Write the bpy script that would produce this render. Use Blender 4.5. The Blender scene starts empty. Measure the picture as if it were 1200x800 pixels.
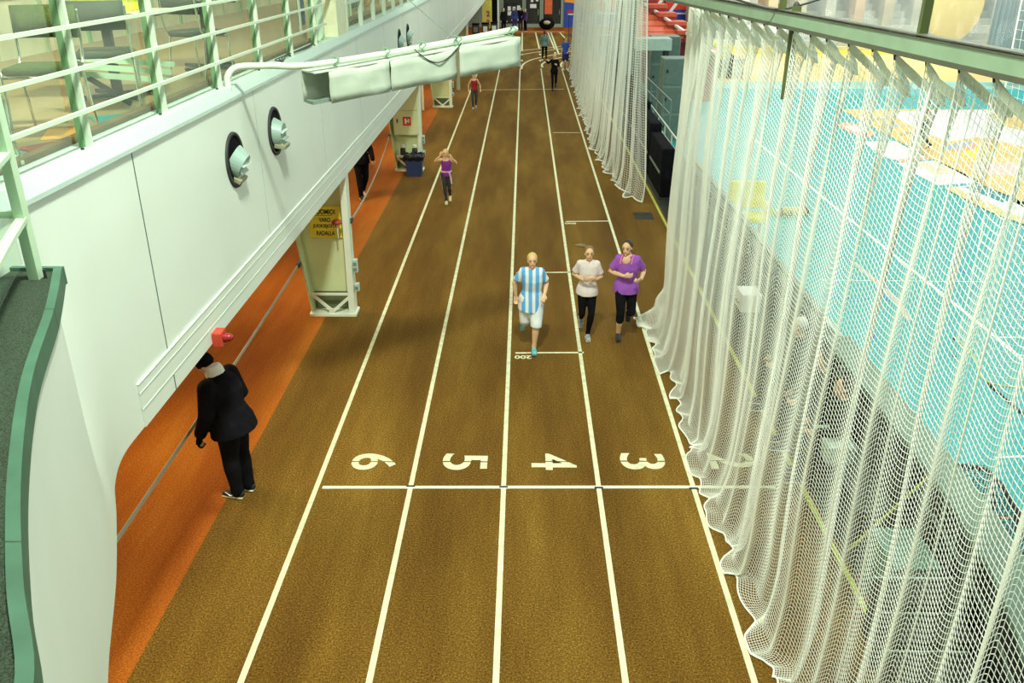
import bpy, bmesh, math, random
import numpy as np
from mathutils import Vector, Matrix
random.seed(4)
R = math.radians
scn = bpy.context.scene
COL = scn.collection
V = Vector

# ------------------------------------------------------------------ camera
H = 5.6
PITCH, YAW = R(24.5), R(0.78)
cd = bpy.data.cameras.new('camera'); cam = bpy.data.objects.new('camera', cd); COL.objects.link(cam)
cd.sensor_width = 36; cd.lens = 30.1; cd.clip_start = 0.05; cd.clip_end = 400
cam.location = (0, 0, H); cam.rotation_euler = (math.pi/2 - PITCH, 0, YAW)
scn.camera = cam
_M = cam.rotation_euler.to_matrix()
def G(px, py, z=0.0):
    """point of the horizontal plane z that was measured at photo pixel px, py"""
    d = _M @ V(((px-600)/1003.0, -(py-400)/1003.0, -1.0))
    t = (z-H)/d.z
    return V((d.x*t, d.y*t, z))

# ------------------------------------------------------------------ materials
MATS = {}
def nodes(m):
    m.use_nodes = True
    return m.node_tree.nodes, m.node_tree.links, m.node_tree.nodes['Principled BSDF']
def mat(name, col, rough=0.6, metal=0.0, var=0.08, scale=6.0, bump=0.0, bscale=80, spec=0.4, alpha=1.0, trans=0.0, coat=0.0):
    if name in MATS: return MATS[name]
    m = bpy.data.materials.new(name); N, L, b = nodes(m)
    b.inputs['Roughness'].default_value = rough; b.inputs['Metallic'].default_value = metal
    b.inputs['Specular IOR Level'].default_value = spec
    b.inputs['Coat Weight'].default_value = coat
    tc = N.new('ShaderNodeTexCoord'); ns = N.new('ShaderNodeTexNoise'); ns.inputs['Scale'].default_value = scale
    ns.inputs['Detail'].default_value = 4
    L.new(tc.outputs['Object'], ns.inputs['Vector'])
    rp = N.new('ShaderNodeValToRGB'); L.new(ns.outputs['Fac'], rp.inputs['Fac'])
    c0 = [max(0, c*(1-var)) for c in col]; c1 = [min(1, c*(1+var)) for c in col]
    rp.color_ramp.elements[0].position = .3; rp.color_ramp.elements[1].position = .7
    rp.color_ramp.elements[0].color = (*c0, 1); rp.color_ramp.elements[1].color = (*c1, 1)
    L.new(rp.outputs['Color'], b.inputs['Base Color'])
    if bump:
        n2 = N.new('ShaderNodeTexNoise'); n2.inputs['Scale'].default_value = bscale; L.new(tc.outputs['Object'], n2.inputs['Vector'])
        bp = N.new('ShaderNodeBump'); bp.inputs['Strength'].default_value = bump; bp.inputs['Distance'].default_value = .01
        L.new(n2.outputs['Fac'], bp.inputs['Height']); L.new(bp.outputs['Normal'], b.inputs['Normal'])
    if trans: b.inputs['Transmission Weight'].default_value = trans
    if alpha < 1: b.inputs['Alpha'].default_value = alpha
    MATS[name] = m
    return m

def rubber(name, stops, grain=.5, patch=.5, bias=0.0):
    """granular rubber floor: fine grain over slow worn patches"""
    m = bpy.data.materials.new(name); N, L, b = nodes(m)
    b.inputs['Roughness'].default_value = .85; b.inputs['Specular IOR Level'].default_value = .15
    tc = N.new('ShaderNodeTexCoord')
    n1 = N.new('ShaderNodeTexNoise'); n1.inputs['Scale'].default_value = 55; n1.inputs['Detail'].default_value = 6; n1.inputs['Roughness'].default_value = .75
    n2 = N.new('ShaderNodeTexNoise'); n2.inputs['Scale'].default_value = .55; n2.inputs['Detail'].default_value = 5; n2.inputs['Roughness'].default_value = .6
    mp = N.new('ShaderNodeMapping'); mp.inputs['Scale'].default_value = (2.2, .35, 1)
    L.new(tc.outputs['Object'], n1.inputs['Vector']); L.new(tc.outputs['Object'], mp.inputs['Vector']); L.new(mp.outputs['Vector'], n2.inputs['Vector'])
    a = N.new('ShaderNodeMath'); a.operation = 'MULTIPLY'; a.inputs[1].default_value = grain; L.new(n1.outputs['Fac'], a.inputs[0])
    c = N.new('ShaderNodeMath'); c.operation = 'MULTIPLY_ADD'; c.inputs[1].default_value = patch; L.new(n2.outputs['Fac'], c.inputs[0]); L.new(a.outputs[0], c.inputs[2])
    d = N.new('ShaderNodeMath'); d.operation = 'ADD'; d.inputs[1].default_value = bias + .5*(1-grain-patch); L.new(c.outputs[0], d.inputs[0])
    rp = N.new('ShaderNodeValToRGB'); L.new(d.outputs[0], rp.inputs['Fac'])
    rp.color_ramp.elements[0].position = stops[0][0]; rp.color_ramp.elements[0].color = (*stops[0][1], 1)
    rp.color_ramp.elements[1].position = stops[-1][0]; rp.color_ramp.elements[1].color = (*stops[-1][1], 1)
    for p, cc in stops[1:-1]:
        e = rp.color_ramp.elements.new(p); e.color = (*cc, 1)
    L.new(rp.outputs['Color'], b.inputs['Base Color'])
    bp = N.new('ShaderNodeBump'); bp.inputs['Strength'].default_value = .35; bp.inputs['Distance'].default_value = .004
    L.new(n1.outputs['Fac'], bp.inputs['Height']); L.new(bp.outputs['Normal'], b.inputs['Normal'])
    return m

M_track = rubber('track_rubber', [(.28, (.030, .014, .002)), (.43, (.105, .050, .006)), (.55, (.185, .100, .013)), (.74, (.42, .27, .05))], grain=1.1, patch=.42)
M_orange = rubber('orange_rubber', [(.28, (.11, .022, .002)), (.45, (.30, .072, .006)), (.57, (.42, .13, .012)), (.75, (.66, .32, .05))], grain=.9, patch=.5)
M_dark = mat('dark_rubber', (.03, .035, .028), .8, var=.4, scale=3, bump=.3)
M_teal = mat('teal_court', (.025, .44, .46), .45, var=.06, scale=.4)
M_sand = mat('sand_floor', (.78, .56, .22), .5, var=.08, scale=.5)
M_sage = mat('sage_floor', (.30, .58, .50), .5)
M_line = mat('line_paint', (.74, .76, .50), .6, var=.18, scale=9)
M_yline = mat('yellow_paint', (.55, .62, .12), .6, var=.2, scale=9)
M_lineW = mat('white_court_paint', (.9, .93, .9), .5)
M_blackpaint = mat('black_paint', (.02, .02, .05), .6)
M_wall = mat('mint_white_panel', (.75, .84, .76), .42, var=.025, scale=1.2, spec=.4)
M_wall2 = mat('mint_trim', (.52, .68, .60), .45, var=.03)
M_green = mat('pale_green_enamel', (.52, .70, .50), .4, var=.05)
M_greenD = mat('sea_green_curb', (.055, .14, .09), .55, var=.15, scale=5)
M_carpet = mat('speckled_green_carpet', (.032, .052, .032), .95, var=.75, scale=160, bump=.6, bscale=200)
M_wrail = mat('white_enamel', (.62, .74, .60), .35, var=.03)
M_olive = mat('olive_steel', (.10, .13, .045), .45, var=.15)
M_beamg = mat('grey_green_track_steel', (.30, .43, .30), .4, metal=.2, var=.08)
M_beamd = mat('dark_track_lip', (.12, .13, .09), .45, metal=.3)
M_net = mat('white_twine', (.93, .97, .88), .7, var=.02)
M_tape = mat('white_tape', (.80, .93, .76), .7, var=.12, scale=14)
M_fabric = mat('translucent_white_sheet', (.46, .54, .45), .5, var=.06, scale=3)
M_black = mat('black_cloth', (.008, .008, .011), .95, var=.4, scale=5, spec=.08)
M_char = mat('charcoal', (.035, .037, .035), .6, var=.2)
M_chrome = mat('chrome', (.75, .78, .72), .15, metal=1, var=.02)
M_red = mat('red_plastic', (.55, .06, .03), .4, var=.1)
M_signy = mat('sign_yellow', (.88, .80, .08), .5, var=.06)
M_pillar = mat('cream_green_steel', (.68, .78, .46), .5, var=.05, scale=2)
M_pillarw = mat('pillar_flange_white', (.80, .88, .74), .45, var=.03)
M_wood = mat('pale_wood_panel', (.68, .66, .46), .6, var=.14, scale=2)
M_brown = mat('brown_board', (.20, .11, .04), .6, var=.2)
M_gfab = mat('olive_upholstery', (.06, .085, .012), .9, var=.35, scale=60, bump=.5)
M_skin = mat('skin', (.78, .50, .30), .55, var=.05)
M_grey = mat('grey_green_steel', (.20, .27, .23), .5, var=.08)
M_greyL = mat('light_grey_green', (.48, .62, .54), .5, var=.08)
M_blue = mat('wall_blue', (.03, .07, .42), .5)
M_navy = mat('navy_cloth', (.02, .03, .14), .8, var=.3)
M_orangeP = mat('orange_paint', (.9, .38, .03), .5)
M_redP = mat('red_paint', (.72, .05, .03), .5)
M_white = mat('plain_white', (.88, .9, .87), .5, var=.02)
M_glassD = mat('dark_door_glass', (.03, .035, .035), .1, var=.3, spec=.6)
M_bin = mat('navy_bin_plastic', (.03, .05, .14), .35)
M_bag = mat('black_bin_bag', (.01, .01, .012), .2, bump=.8, bscale=25)
M_yel = mat('bright_yellow_pad', (.85, .80, .06), .5)
M_teal2 = mat('dark_teal_print', (.03, .30, .34), .6)
M_orangeB = mat('orange_print', (.85, .40, .08), .6)
M_wine = mat('wine_print', (.35, .05, .06), .6)
def glass(name, tint=(.85, .97, .9), a=.18):
    m = bpy.data.materials.new(name); N, L, b = nodes(m)
    b.inputs['Base Color'].default_value = (*tint, 1); b.inputs['Roughness'].default_value = .06
    tr = N.new('ShaderNodeBsdfTransparent'); tr.inputs['Color'].default_value = (*tint, 1)
    mx = N.new('ShaderNodeMixShader'); mx.inputs[0].default_value = a
    L.new(tr.outputs[0], mx.inputs[1]); L.new(b.outputs[0], mx.inputs[2]); L.new(mx.outputs[0], N['Material Output'].inputs['Surface'])
    return m
M_glass = glass('clear_panel', (.93, .99, .94), .07)
M_haze = glass('milky_haze', (.92, .90, .88), .24)

# ------------------------------------------------------------------ mesh helpers
def link(name, me, m=None, parent=None, smooth=False, **props):
    o = bpy.data.objects.new(name, me); COL.objects.link(o)
    if m is not None:
        for x in (m if isinstance(m, (list, tuple)) else [m]): me.materials.append(x)
    if parent is not None: o.parent = parent
    if smooth: me.polygons.foreach_set('use_smooth', [True]*len(me.polygons))
    for k, v in props.items(): o[k] = v
    return o
def obj(name, bm, m=None, parent=None, smooth=False, **props):
    me = bpy.data.meshes.new(name); bmesh.ops.recalc_face_normals(bm, faces=bm.faces); bm.to_mesh(me); bm.free()
    return link(name, me, m, parent, smooth, **props)
def thing(name, label, cat, loc=(0, 0, 0), rz=0, group=None):
    o = bpy.data.objects.new(name, None); COL.objects.link(o); o.location = loc; o.rotation_euler = (0, 0, rz)
    o['label'] = label; o['category'] = cat
    if group: o['group'] = group
    return o
def tag(o, label, cat, group=None, kind=None):
    o['label'] = label; o['category'] = cat
    if group: o['group'] = group
    if kind: o['kind'] = kind
    return o
def copy_tree(o, parent=None):
    c = o.copy(); COL.objects.link(c); c.parent = parent
    for ch in list(o.children): copy_tree(ch, c)
    return c
def B(): return bmesh.new()
def box(bm, x0, x1, y0, y1, z0, z1, mi=0, bev=0.0, M=None):
    vs = [bm.verts.new((x, y, z)) for x in (x0, x1) for y in (y0, y1) for z in (z0, z1)]
    fs = [(0, 1, 3, 2), (4, 6, 7, 5), (0, 4, 5, 1), (2, 3, 7, 6), (0, 2, 6, 4), (1, 5, 7, 3)]
    F = [bm.faces.new([vs[i] for i in f]) for f in fs]
    for f in F: f.material_index = mi
    if bev:
        es = list({e for f in F for e in f.edges})
        r = bmesh.ops.bevel(bm, geom=es, offset=bev, segments=2, affect='EDGES', profile=.5)
        vs = list({v for f in r['faces'] for v in f.verts} | {v for v in vs if v.is_valid})
    if M is not None: bmesh.ops.transform(bm, matrix=M, verts=[v for v in vs if v.is_valid])
    return vs
def bar(bm, p, q, w, h=None, up=V((0, 0, 1))):
    """rectangular bar from p to q, w wide and h high"""
    p, q = V(p), V(q); h = h or w; t = (q-p).normalized()
    s = t.cross(V(up));
    if s.length < 1e-4: s = t.cross(V((0, 1, 0)))
    s.normalize(); u = s.cross(t).normalized()
    vs = [bm.verts.new(e + s*a*w/2 + u*b*h/2) for e in (p, q) for a, b in ((-1, -1), (1, -1), (1, 1), (-1, 1))]
    for f in ((0, 1, 2, 3), (7, 6, 5, 4), (0, 4, 5, 1), (1, 5, 6, 2), (2, 6, 7, 3), (3, 7, 4, 0)): bm.faces.new([vs[i] for i in f])
def tube(bm, pts, rad, side=None, n=10, cap=True, round_cap=True):
    pts = [V(p) for p in pts]
    rad = [(r, r) if not isinstance(r, (tuple, list)) else r for r in (rad if isinstance(rad, (list, tuple)) and len(rad) == len(pts) else [rad]*len(pts))]
    if cap and round_cap:
        t0 = (pts[0]-pts[1]).normalized(); t1 = (pts[-1]-pts[-2]).normalized()
        a0, a1 = min(rad[0]), min(rad[-1])
        P = [pts[0]+t0*a0*.97, pts[0]+t0*a0*.8, pts[0]+t0*a0*.45]; Q = [pts[-1]+t1*a1*.45, pts[-1]+t1*a1*.8, pts[-1]+t1*a1*.97]
        RR = [(rad[0][0]*k, rad[0][1]*k) for k in (.2, .6, .9)]; SS = [(rad[-1][0]*k, rad[-1][1]*k) for k in (.9, .6, .2)]
        pts = P+pts+Q; rad = RR+rad+SS
    rings = []; s = None
    for i, p in enumerate(pts):
        a = pts[max(0, i-1)]; b = pts[min(len(pts)-1, i+1)]; t = (b-a).normalized()
        if s is None:
            s = V(side) if side is not None else (V((0, 0, 1)).cross(t) if abs(t.z) < .9 else V((1, 0, 0)))
        s = (s - t*s.dot(t)).normalized(); f = t.cross(s)
        rings.append([bm.verts.new(p + s*math.cos(2*math.pi*k/n)*rad[i][0] + f*math.sin(2*math.pi*k/n)*rad[i][1]) for k in range(n)])
    for r0, r1 in zip(rings, rings[1:]):
        for k in range(n): bm.faces.new((r0[k], r0[(k+1) % n], r1[(k+1) % n], r1[k]))
    if cap: bm.faces.new(rings[0][::-1]); bm.faces.new(rings[-1])
def cyl(bm, p, q, r, n=16, r2=None):
    tube(bm, [p, q], [r, r if r2 is None else r2], n=n, round_cap=False)
def ellip(bm, c, r, rot=None, n=12):
    M = Matrix.Translation(V(c)) @ (rot.to_4x4() if rot is not None else Matrix.Identity(4)) @ Matrix.Diagonal((*[x for x in r], 1))
    bmesh.ops.create_uvsphere(bm, u_segments=n, v_segments=max(6, n*2//3), radius=1, matrix=M)
def poly(bm, pts, z0, z1, mi=0):
    """prism over a plan outline"""
    a = [bm.verts.new((p[0], p[1], z0)) for p in pts]; b = [bm.verts.new((p[0], p[1], z1)) for p in pts]
    f = [bm.faces.new(a[::-1]), bm.faces.new(b)]
    n = len(pts)
    for i in range(n): f.append(bm.faces.new((a[i], a[(i+1) % n], b[(i+1) % n], b[i])))
    for x in f: x.material_index = mi
def spline(ks, n):
    """Catmull-Rom through 2D or 3D keys"""
    ks = [V(k) for k in ks]; out = []
    P = [ks[0]*2-ks[1]] + ks + [ks[-1]*2-ks[-2]]
    for i in range(1, len(P)-2):
        for j in range(n):
            t = j/n; a, b, c, d = P[i-1], P[i], P[i+1], P[i+2]
            out.append(.5*((2*b) + (c-a)*t + (2*a-5*b+4*c-d)*t*t + (3*b-a-3*c+d)*t**3))
    out.append(ks[-1]); return out
def ribbon(bm, pts, w, z0, z1):
    """flat strip with thickness along a plan polyline"""
    pts = [V((p[0], p[1])) for p in pts]; L_, R_ = [], []
    for i, p in enumerate(pts):
        t = (pts[min(len(pts)-1, i+1)]-pts[max(0, i-1)]).normalized(); s = V((-t.y, t.x))
        L_.append(p+s*w/2); R_.append(p-s*w/2)
    Q = [[bm.verts.new((a.x, a.y, z)) for z in (z0, z1) for a in (L_[i], R_[i])] for i in range(len(pts))]
    for a, b in zip(Q, Q[1:]):
        for i, j in ((0, 1), (1, 3), (3, 2), (2, 0)): bm.faces.new((a[i], a[j], b[j], b[i]))
    for e in (Q[0], Q[-1]): bm.faces.new((e[0], e[1], e[3], e[2]))
def text_bm(s, size, depth=0.002, bold=0.0, sx=1.0):
    cu = bpy.data.curves.new('t', 'FONT'); cu.body = s; cu.size = size; cu.extrude = depth/2; cu.offset = bold
    cu.align_x = 'CENTER'; cu.align_y = 'CENTER'
    o = bpy.data.objects.new('t', cu); COL.objects.link(o)
    dg = bpy.context.evaluated_depsgraph_get(); me = bpy.data.meshes.new_from_object(o.evaluated_get(dg), depsgraph=dg)
    bm = B(); bm.from_mesh(me); bpy.data.meshes.remove(me); bpy.data.objects.remove(o); bpy.data.curves.remove(cu)
    xs = [v.co.x for v in bm.verts]; ys = [v.co.y for v in bm.verts]
    c = V(((min(xs)+max(xs))/2, (min(ys)+max(ys))/2, 0))
    for v in bm.verts: v.co -= c; v.co.x *= sx
    return bm, (max(xs)-min(xs))*sx, max(ys)-min(ys)
def struct(name, bm, m, parent=None, **k):
    o = obj(name, bm, m, parent, **k)
    if parent is None: o['kind'] = 'structure'
    return o

# ------------------------------------------------------------------ floor and markings
SEAM = -3.32
bm = B()
box(bm, SEAM, 3.30, -2, 67.5, -1.6, 0)
floor = struct('floor', bm, M_track)
bm = B(); box(bm, -14, SEAM, -2, 67.5, -1.6, 0); box(bm, -14, 12.5, 67.5, 74, -1.6, 0)
struct('orange_floor', bm, M_orange, floor)
bm = B(); box(bm, 3.30, 4.02, -2, 30, -1.6, -.002); box(bm, 3.30, 4.7, 30, 51, -1.6, -.002); box(bm, 3.30, 12.5, 51, 67.5, -1.6, -.002)
struct('dark_floor_edge', bm, M_dark, floor)
LX = [(-.383, 6), (-.2075, 5), (-.034, 4), (.1435, 3), (.32, 2)]
def lane_x(s): return s/.9099*H
T = .0035
for s, _ in LX:
    x = lane_x(s)
    e = 46.8 if s > -.1 else 52
    bm = B(); box(bm, x-.028, x+.028, -1.5, e, 0, T); obj('lane_line', bm, M_line, floor)
bm = B(); x = 3.22; box(bm, x-.03, x+.03, -1.5, 48, 0, T); obj('lane_line', bm, M_yline, floor)
def gline(pix, w=.06, m=M_line, z=0, name='marking_line', parent=floor, t=T):
    bm = B(); ribbon(bm, [G(a, b, z) for a, b in pix], w, z, z+t); return obj(name, bm, m, parent)
# start line with black lane dots
a = G(378, 571); b = G(908, 570.5)
bm = B(); ribbon(bm, [a, b], .052, 0, T*1.6); obj('start_line', bm, mat('bright_line', (.76, .80, .64), .6), floor)
for s, _ in LX[1:]:
    x = lane_x(s); bm = B(); box(bm, x-.05, x+.05, a.y+.02, a.y+.05, 0, T*2.2); obj('lane_dot', bm, M_blackpaint, floor)
for pix in (((604, 413.5), (684, 413)), ((605, 319.5), (669, 319)), ((663, 259.5), (714, 259)), ((648, 155.5), (680, 155.5)), ((562, 105.5), (661, 104.5))):
    gline(pix, .045)
# curve lines of the bend, in the distance, and the straight sprint lanes beyond
for pix in ([(611, 81), (612, 77), (616, 73.3), (625, 69.5), (640, 66), (655, 63), (672, 59.5), (690, 56.5)],
            [(635.6, 79), (635, 76), (638, 73.2), (646, 70.3), (660, 67), (690, 62)],
            [(658.5, 79), (657.3, 76), (660, 72.5), (668, 69), (690, 64.5)],
            [(588, 79), (592, 72), (600, 67.5), (615, 63.5), (640, 59.5), (690, 53)],
            [(566, 78), (575, 68), (590, 62.5), (610, 59.5), (650, 55.5), (690, 50)]):
    pts = spline([G(x, y).to_2d() for x, y in pix], 6)
    bm = B(); ribbon(bm, pts, .11, 0, T); obj('bend_line', bm, M_line, floor)
for x0, x1, yb in ((612, 611.7, 60), (627.5, 632, 57), (642, 650, 57.5), (645.5, 655, 64), (656, 664, 47), (674, 683, 47)):
    gline(((x0, 38), (x1, yb)), .10, M_line)
for x, y in ((612, 64), (611.5, 71), (632.3, 61), (633, 64), (633, 71), (650.5, 62), (671, 65)):
    p = G(x, y); bm = B(); box(bm, p.x-.06, p.x+.06, p.y-.3, p.y+.3, 0, T); obj('lane_mark', bm, M_line, floor)
bm = B(); p = G(600, 37.2); box(bm, p.x, p.x+4, p.y-.12, p.y+.12, 0, T); obj('marking_line', bm, M_line, floor)
# stencilled lane digits, their tops to the right
for ch, px, py in (('6', 438.5, 541), ('5', 545, 541), ('4', 649, 541), ('3', 753, 540.5), ('2', 857, 540)):
    bmt, w, h = text_bm(ch, .6, .002, .006)
    me = bpy.data.meshes.new('x'); bmt.to_mesh(me); bmt.free()
    out = B()
    for sgn in (1, -1):
        b2 = B(); b2.from_mesh(me)
        g = b2.verts[:]+b2.edges[:]+b2.faces[:]
        bmesh.ops.bisect_plane(b2, geom=g, plane_co=(sgn*.008, 0, 0), plane_no=(sgn, 0, 0), clear_inner=True)
        t = bpy.data.meshes.new('y'); b2.to_mesh(t); b2.free(); out.from_mesh(t)
    c = G(px, py)
    Mx = Matrix.Translation((c.x, c.y, T)) @ Matrix.Rotation(-math.pi/2, 4, 'Z') @ Matrix.Diagonal((.36/w, .54/h, 1, 1))
    bmesh.ops.transform(out, matrix=Mx, verts=out.verts)
    obj('lane_digit', out, M_line, floor)
for s, px, py, wd in (('200', 613, 418.5, .2), ('800', 668.5, 261.8, .2)):
    bmt, w, h = text_bm(s, .2, .002, .006)
    c = G(px, py); k = .26/w
    bmesh.ops.transform(bmt, matrix=Matrix.Translation((c.x, c.y, T)) @ Matrix.Rotation(math.pi, 4, 'Z') @ Matrix.Diagonal((k, k*.9, 1, 1)), verts=bmt.verts)
    obj('distance_number', bmt, M_line, floor)
c = G(754, 253); bm = B(); box(bm, c.x-.22, c.x+.22, c.y-.28, c.y+.28, 0, .004); obj('floor_hatch', bm, M_dark, floor)

# ------------------------------------------------------------------ arena court, lower than the track
CZ = -1.0
bm = B(); box(bm, 4.02, 60, -2, 46.8, -1.6, CZ); court = struct('court_floor', bm, M_teal)
bm = B(); box(bm, 4.02, 60, 46.8, 49.6, -1.6, CZ-.001); struct('sage_floor_band', bm, M_sage, court)
bm = B(); box(bm, 12.5, 60, 49.6, 74, -1.6, CZ); box(bm, 4.7, 12.5, 49.6, 51, -1.6, CZ); struct('sand_floor', bm, M_sand, court)
def cl(pix, w, m=M_lineW, h=.004): return gline(pix, w, m, CZ, 'court_line', court, h)
cl([(880, 160), (915, 190), (987, 250), (1080, 325), (1167, 395), (1230, 450)], .09)
cl([(1167, 395), (1260, 396)], .05); cl([(960, 328), (1150, 330)], .03); cl([(1165, 536), (1260, 532)], .05)
cl([(1110, 607), (1260, 605)], .05, mat('orange_tape', (.8, .35, .15), .5))
cl([(1000, 307), (1024, 328), (1050, 352), (1066, 375)], .13, mat('tan_tape', (.62, .60, .50), .5))
Bl = mat('blue_tape', (.03, .25, .62), .5)
for q in (((985, 296), (1000, 307)), ((1022, 335), (1042, 353)), ((1115, 310), (1141, 326)), ((1015, 380), (1026, 397)), ((960, 348), (1020, 350))): cl(q, .05, Bl)
for px, py in ((1117, 396), (1116, 415)): cl([(px, py), (px+3, py+3)], .06, M_blackpaint)
# printed mats on the court
def gpoly(pix, z0, z1, m, name, parent, **k):
    bm = B(); poly(bm, [G(a, b, z1) for a, b in pix], z0, z1); return obj(name, bm, m, parent, **k)
M_matY = mat('mat_yellow', (.82, .58, .18), .5, var=.08, scale=.8); M_matW = mat('mat_white', (.86, .84, .86), .5, var=.03)
M_salmon = mat('mat_salmon', (.85, .45, .30), .5); M_lil = mat('mat_grey_blue', (.42, .50, .58), .5)
mats = thing('printed_floor_mat', 'large yellow and white printed mat spread on the turquoise court', 'mat', (0, 0, 0))
gpoly([(985, 128), (1085, 128), (1300, 128), (1300, 300), (1200, 243), (1140, 211), (1075, 177)], CZ+.001, CZ+.02, M_matY, 'yellow_sheet', mats)
gpoly([(1040, 132), (1085, 129), (1200, 129), (1290, 132), (1280, 185), (1200, 172), (1150, 160), (1110, 166), (1072, 150)], CZ+.02, CZ+.026, M_matW, 'white_print', mats)
gpoly([(1160, 132), (1220, 134), (1225, 158), (1175, 148)], CZ+.026, CZ+.03, M_matY, 'yellow_print', mats)
gpoly([(1102, 172), (1132, 165), (1142, 167), (1115, 176)], CZ+.02, CZ+.026, M_lil, 'grey_print', mats)
gpoly([(1115, 176), (1143, 168), (1146, 172), (1120, 179)], CZ+.02, CZ+.026, M_salmon, 'salmon_print', mats)
gpoly([(1125, 180), (1145, 172), (1165, 176), (1140, 186)], CZ+.02, CZ+.026, M_yel, 'bright_print', mats)
gpoly([(1135, 193), (1190, 190), (1200, 205), (1160, 205)], CZ+.02, CZ+.026, mat('mat_blush', (.85, .62, .55), .5), 'blush_print', mats)
for i, (x, y) in enumerate(((1020, 140), (1038, 148), (1052, 157), (1068, 162))):
    gpoly([(x, y), (x+14, y-3), (x+18, y-1), (x+4, y+2.5)], CZ+.02, CZ+.026, M_lil if i % 2 else mat('mat_olive', (.45, .45, .25), .5), 'grey_print', mats)
m2 = gpoly([(980, 146), (992, 143), (1012, 147), (1028, 156), (1018, 161), (995, 155)], CZ+.001, CZ+.02, M_salmon, 'round_sticker', None)
tag(m2, 'oval salmon floor sticker with white print near the yellow mat corner', 'sticker')
gpoly([(990, 148), (1002, 147), (1016, 153), (1010, 156), (996, 152)], CZ+.02, CZ+.026, M_matW, 'white_print', m2)
m3 = gpoly([(1010, 166), (1048, 165), (1085, 184), (1045, 187), (1033, 182)], CZ+.001, CZ+.02, M_matW, 'floor_sticker', None)
tag(m3, 'white and beige floor sticker left of the standing person on court', 'sticker')
gpoly([(1045, 186), (1085, 184), (1088, 180), (1095, 186), (1058, 190)], CZ+.001, CZ+.012, M_salmon, 'salmon_edge', m3)
m4 = gpoly([(1050, 191), (1098, 188), (1150, 213), (1098, 217), (1075, 205)], CZ+.001, CZ+.02, M_matW, 'floor_sticker', None)
tag(m4, 'white floor sticker with beige print in front of standing person on court', 'sticker')
gpoly([(1072, 192), (1098, 190), (1122, 203), (1096, 205)], CZ+.02, CZ+.026, mat('mat_beige', (.82, .72, .5), .5), 'beige_print', m4)
m5 = gpoly([(1106, 220), (1150, 216), (1215, 243), (1215, 262), (1160, 244)], CZ+.001, CZ+.02, M_matW, 'floor_sticker', None)
tag(m5, 'white and yellow floor sticker nearest the net on the court', 'sticker')
gpoly([(1106, 220), (1118, 219), (1170, 243), (1215, 262), (1215, 268), (1160, 248)], CZ+.02, CZ+.026, mat('mat_gold', (.75, .68, .25), .5), 'yellow_edge', m5)
gpoly([(1130, 219), (1150, 217), (1190, 234), (1175, 237)], CZ+.02, CZ+.026, M_teal2, 'dark_print', m5)

# ------------------------------------------------------------------ left gallery wall
XW, ZB, ZT = -2.8, 2.39, 4.42
WEND = 73.5
curve = spline([(-1.05, 1.2), (-1.18, 1.52), (-1.385, 1.85), (-1.68, 2.39), (-2.0, 3.07), (-2.27, 3.78), (-2.53, 4.38), (-2.70, 4.75), (-2.79, 5.1), (-2.80, 5.5)], 6)
def wall_bulge(y):
    for a, b in zip(curve, curve[1:]):
        if a.y <= y <= b.y: return a.x+(b.x-a.x)*(y-a.y)/(b.y-a.y)
    return XW if y > 5 else curve[0].x
bm = B()
# one smooth skin: follows the plan curve low down, turns into the straight plane above the platform
pts = [p for p in curve if p.y <= 4.38] + [V((-2.53, 4.38))]
PZ = 4.01
def sm(t): t = max(0, min(1, t)); return t*t*(3-2*t)
ys = [1.2+i*(5.5-1.2)/60 for i in range(61)]; zs = [ZB+i*(3.95-ZB)/16 for i in range(17)]
def skin_x(y, z): return XW+(wall_bulge(y)-XW)*(1-sm((z-ZB)/(3.95-ZB))*sm((y-4.0)/.5))
rows = [[bm.verts.new((skin_x(y, z), y, z)) for z in zs] for y in ys]
back = [[bm.verts.new((skin_x(y, z)-.12, y, z)) for z in zs] for y in ys]
for i in range(60):
    for j in range(16):
        bm.faces.new((rows[i][j], rows[i][j+1], rows[i+1][j+1], rows[i+1][j])).smooth = True
        bm.faces.new((back[i][j], back[i+1][j], back[i+1][j+1], back[i][j+1])).smooth = True
    for j, (p_, q_, r_, s_) in ((0, (rows[i][0], rows[i+1][0], back[i+1][0], back[i][0])), (1, (rows[i][-1], back[i][-1], back[i+1][-1], rows[i+1][-1]))):
        bm.faces.new([bm.verts.new(w_.co) for w_ in (p_, q_, r_, s_)])
box(bm, XW-.12, XW, 1.0, 5.48, 3.95, ZT-.11)
box(bm, XW-.12, XW, 5.48, WEND, ZB+.35, ZT-.11)
box(bm, XW-.12, XW+.012, 5.48, WEND, ZB, ZB+.35)
wall = struct('wall_left', bm, M_wall)
# cap of the parapet, sloping bluish trim
bm = B()
for a, b in ((1.0, WEND),):
    vs = [(XW-.22, ZT-.10), (XW+.02, ZT-.12), (XW+.02, ZT-.09), (XW-.015, ZT), (XW-.22, ZT)]
    A = [bm.verts.new((x, a, z)) for x, z in vs]; Bv = [bm.verts.new((x, b, z)) for x, z in vs]
    bm.faces.new(A); bm.faces.new(Bv[::-1])
    for i in range(5): bm.faces.new((A[i], A[(i+1) % 5], Bv[(i+1) % 5], Bv[i]))
struct('parapet_cap', bm, M_wall2, wall)
M_seam = mat('dark_joint', (.05, .10, .06), .7); M_seaml = mat('grey_joint', (.42, .52, .44), .6)
for y in (6.08,): 
    bm = B(); box(bm, XW-.01, XW+.002, y-.006, y+.006, ZB+.36, ZT-.12); obj('panel_joint', bm, M_seam, wall)
    bm = B(); box(bm, XW, XW+.0145, y-.006, y+.006, ZB, ZB+.13); obj('panel_joint', bm, M_seam, wall)
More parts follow.
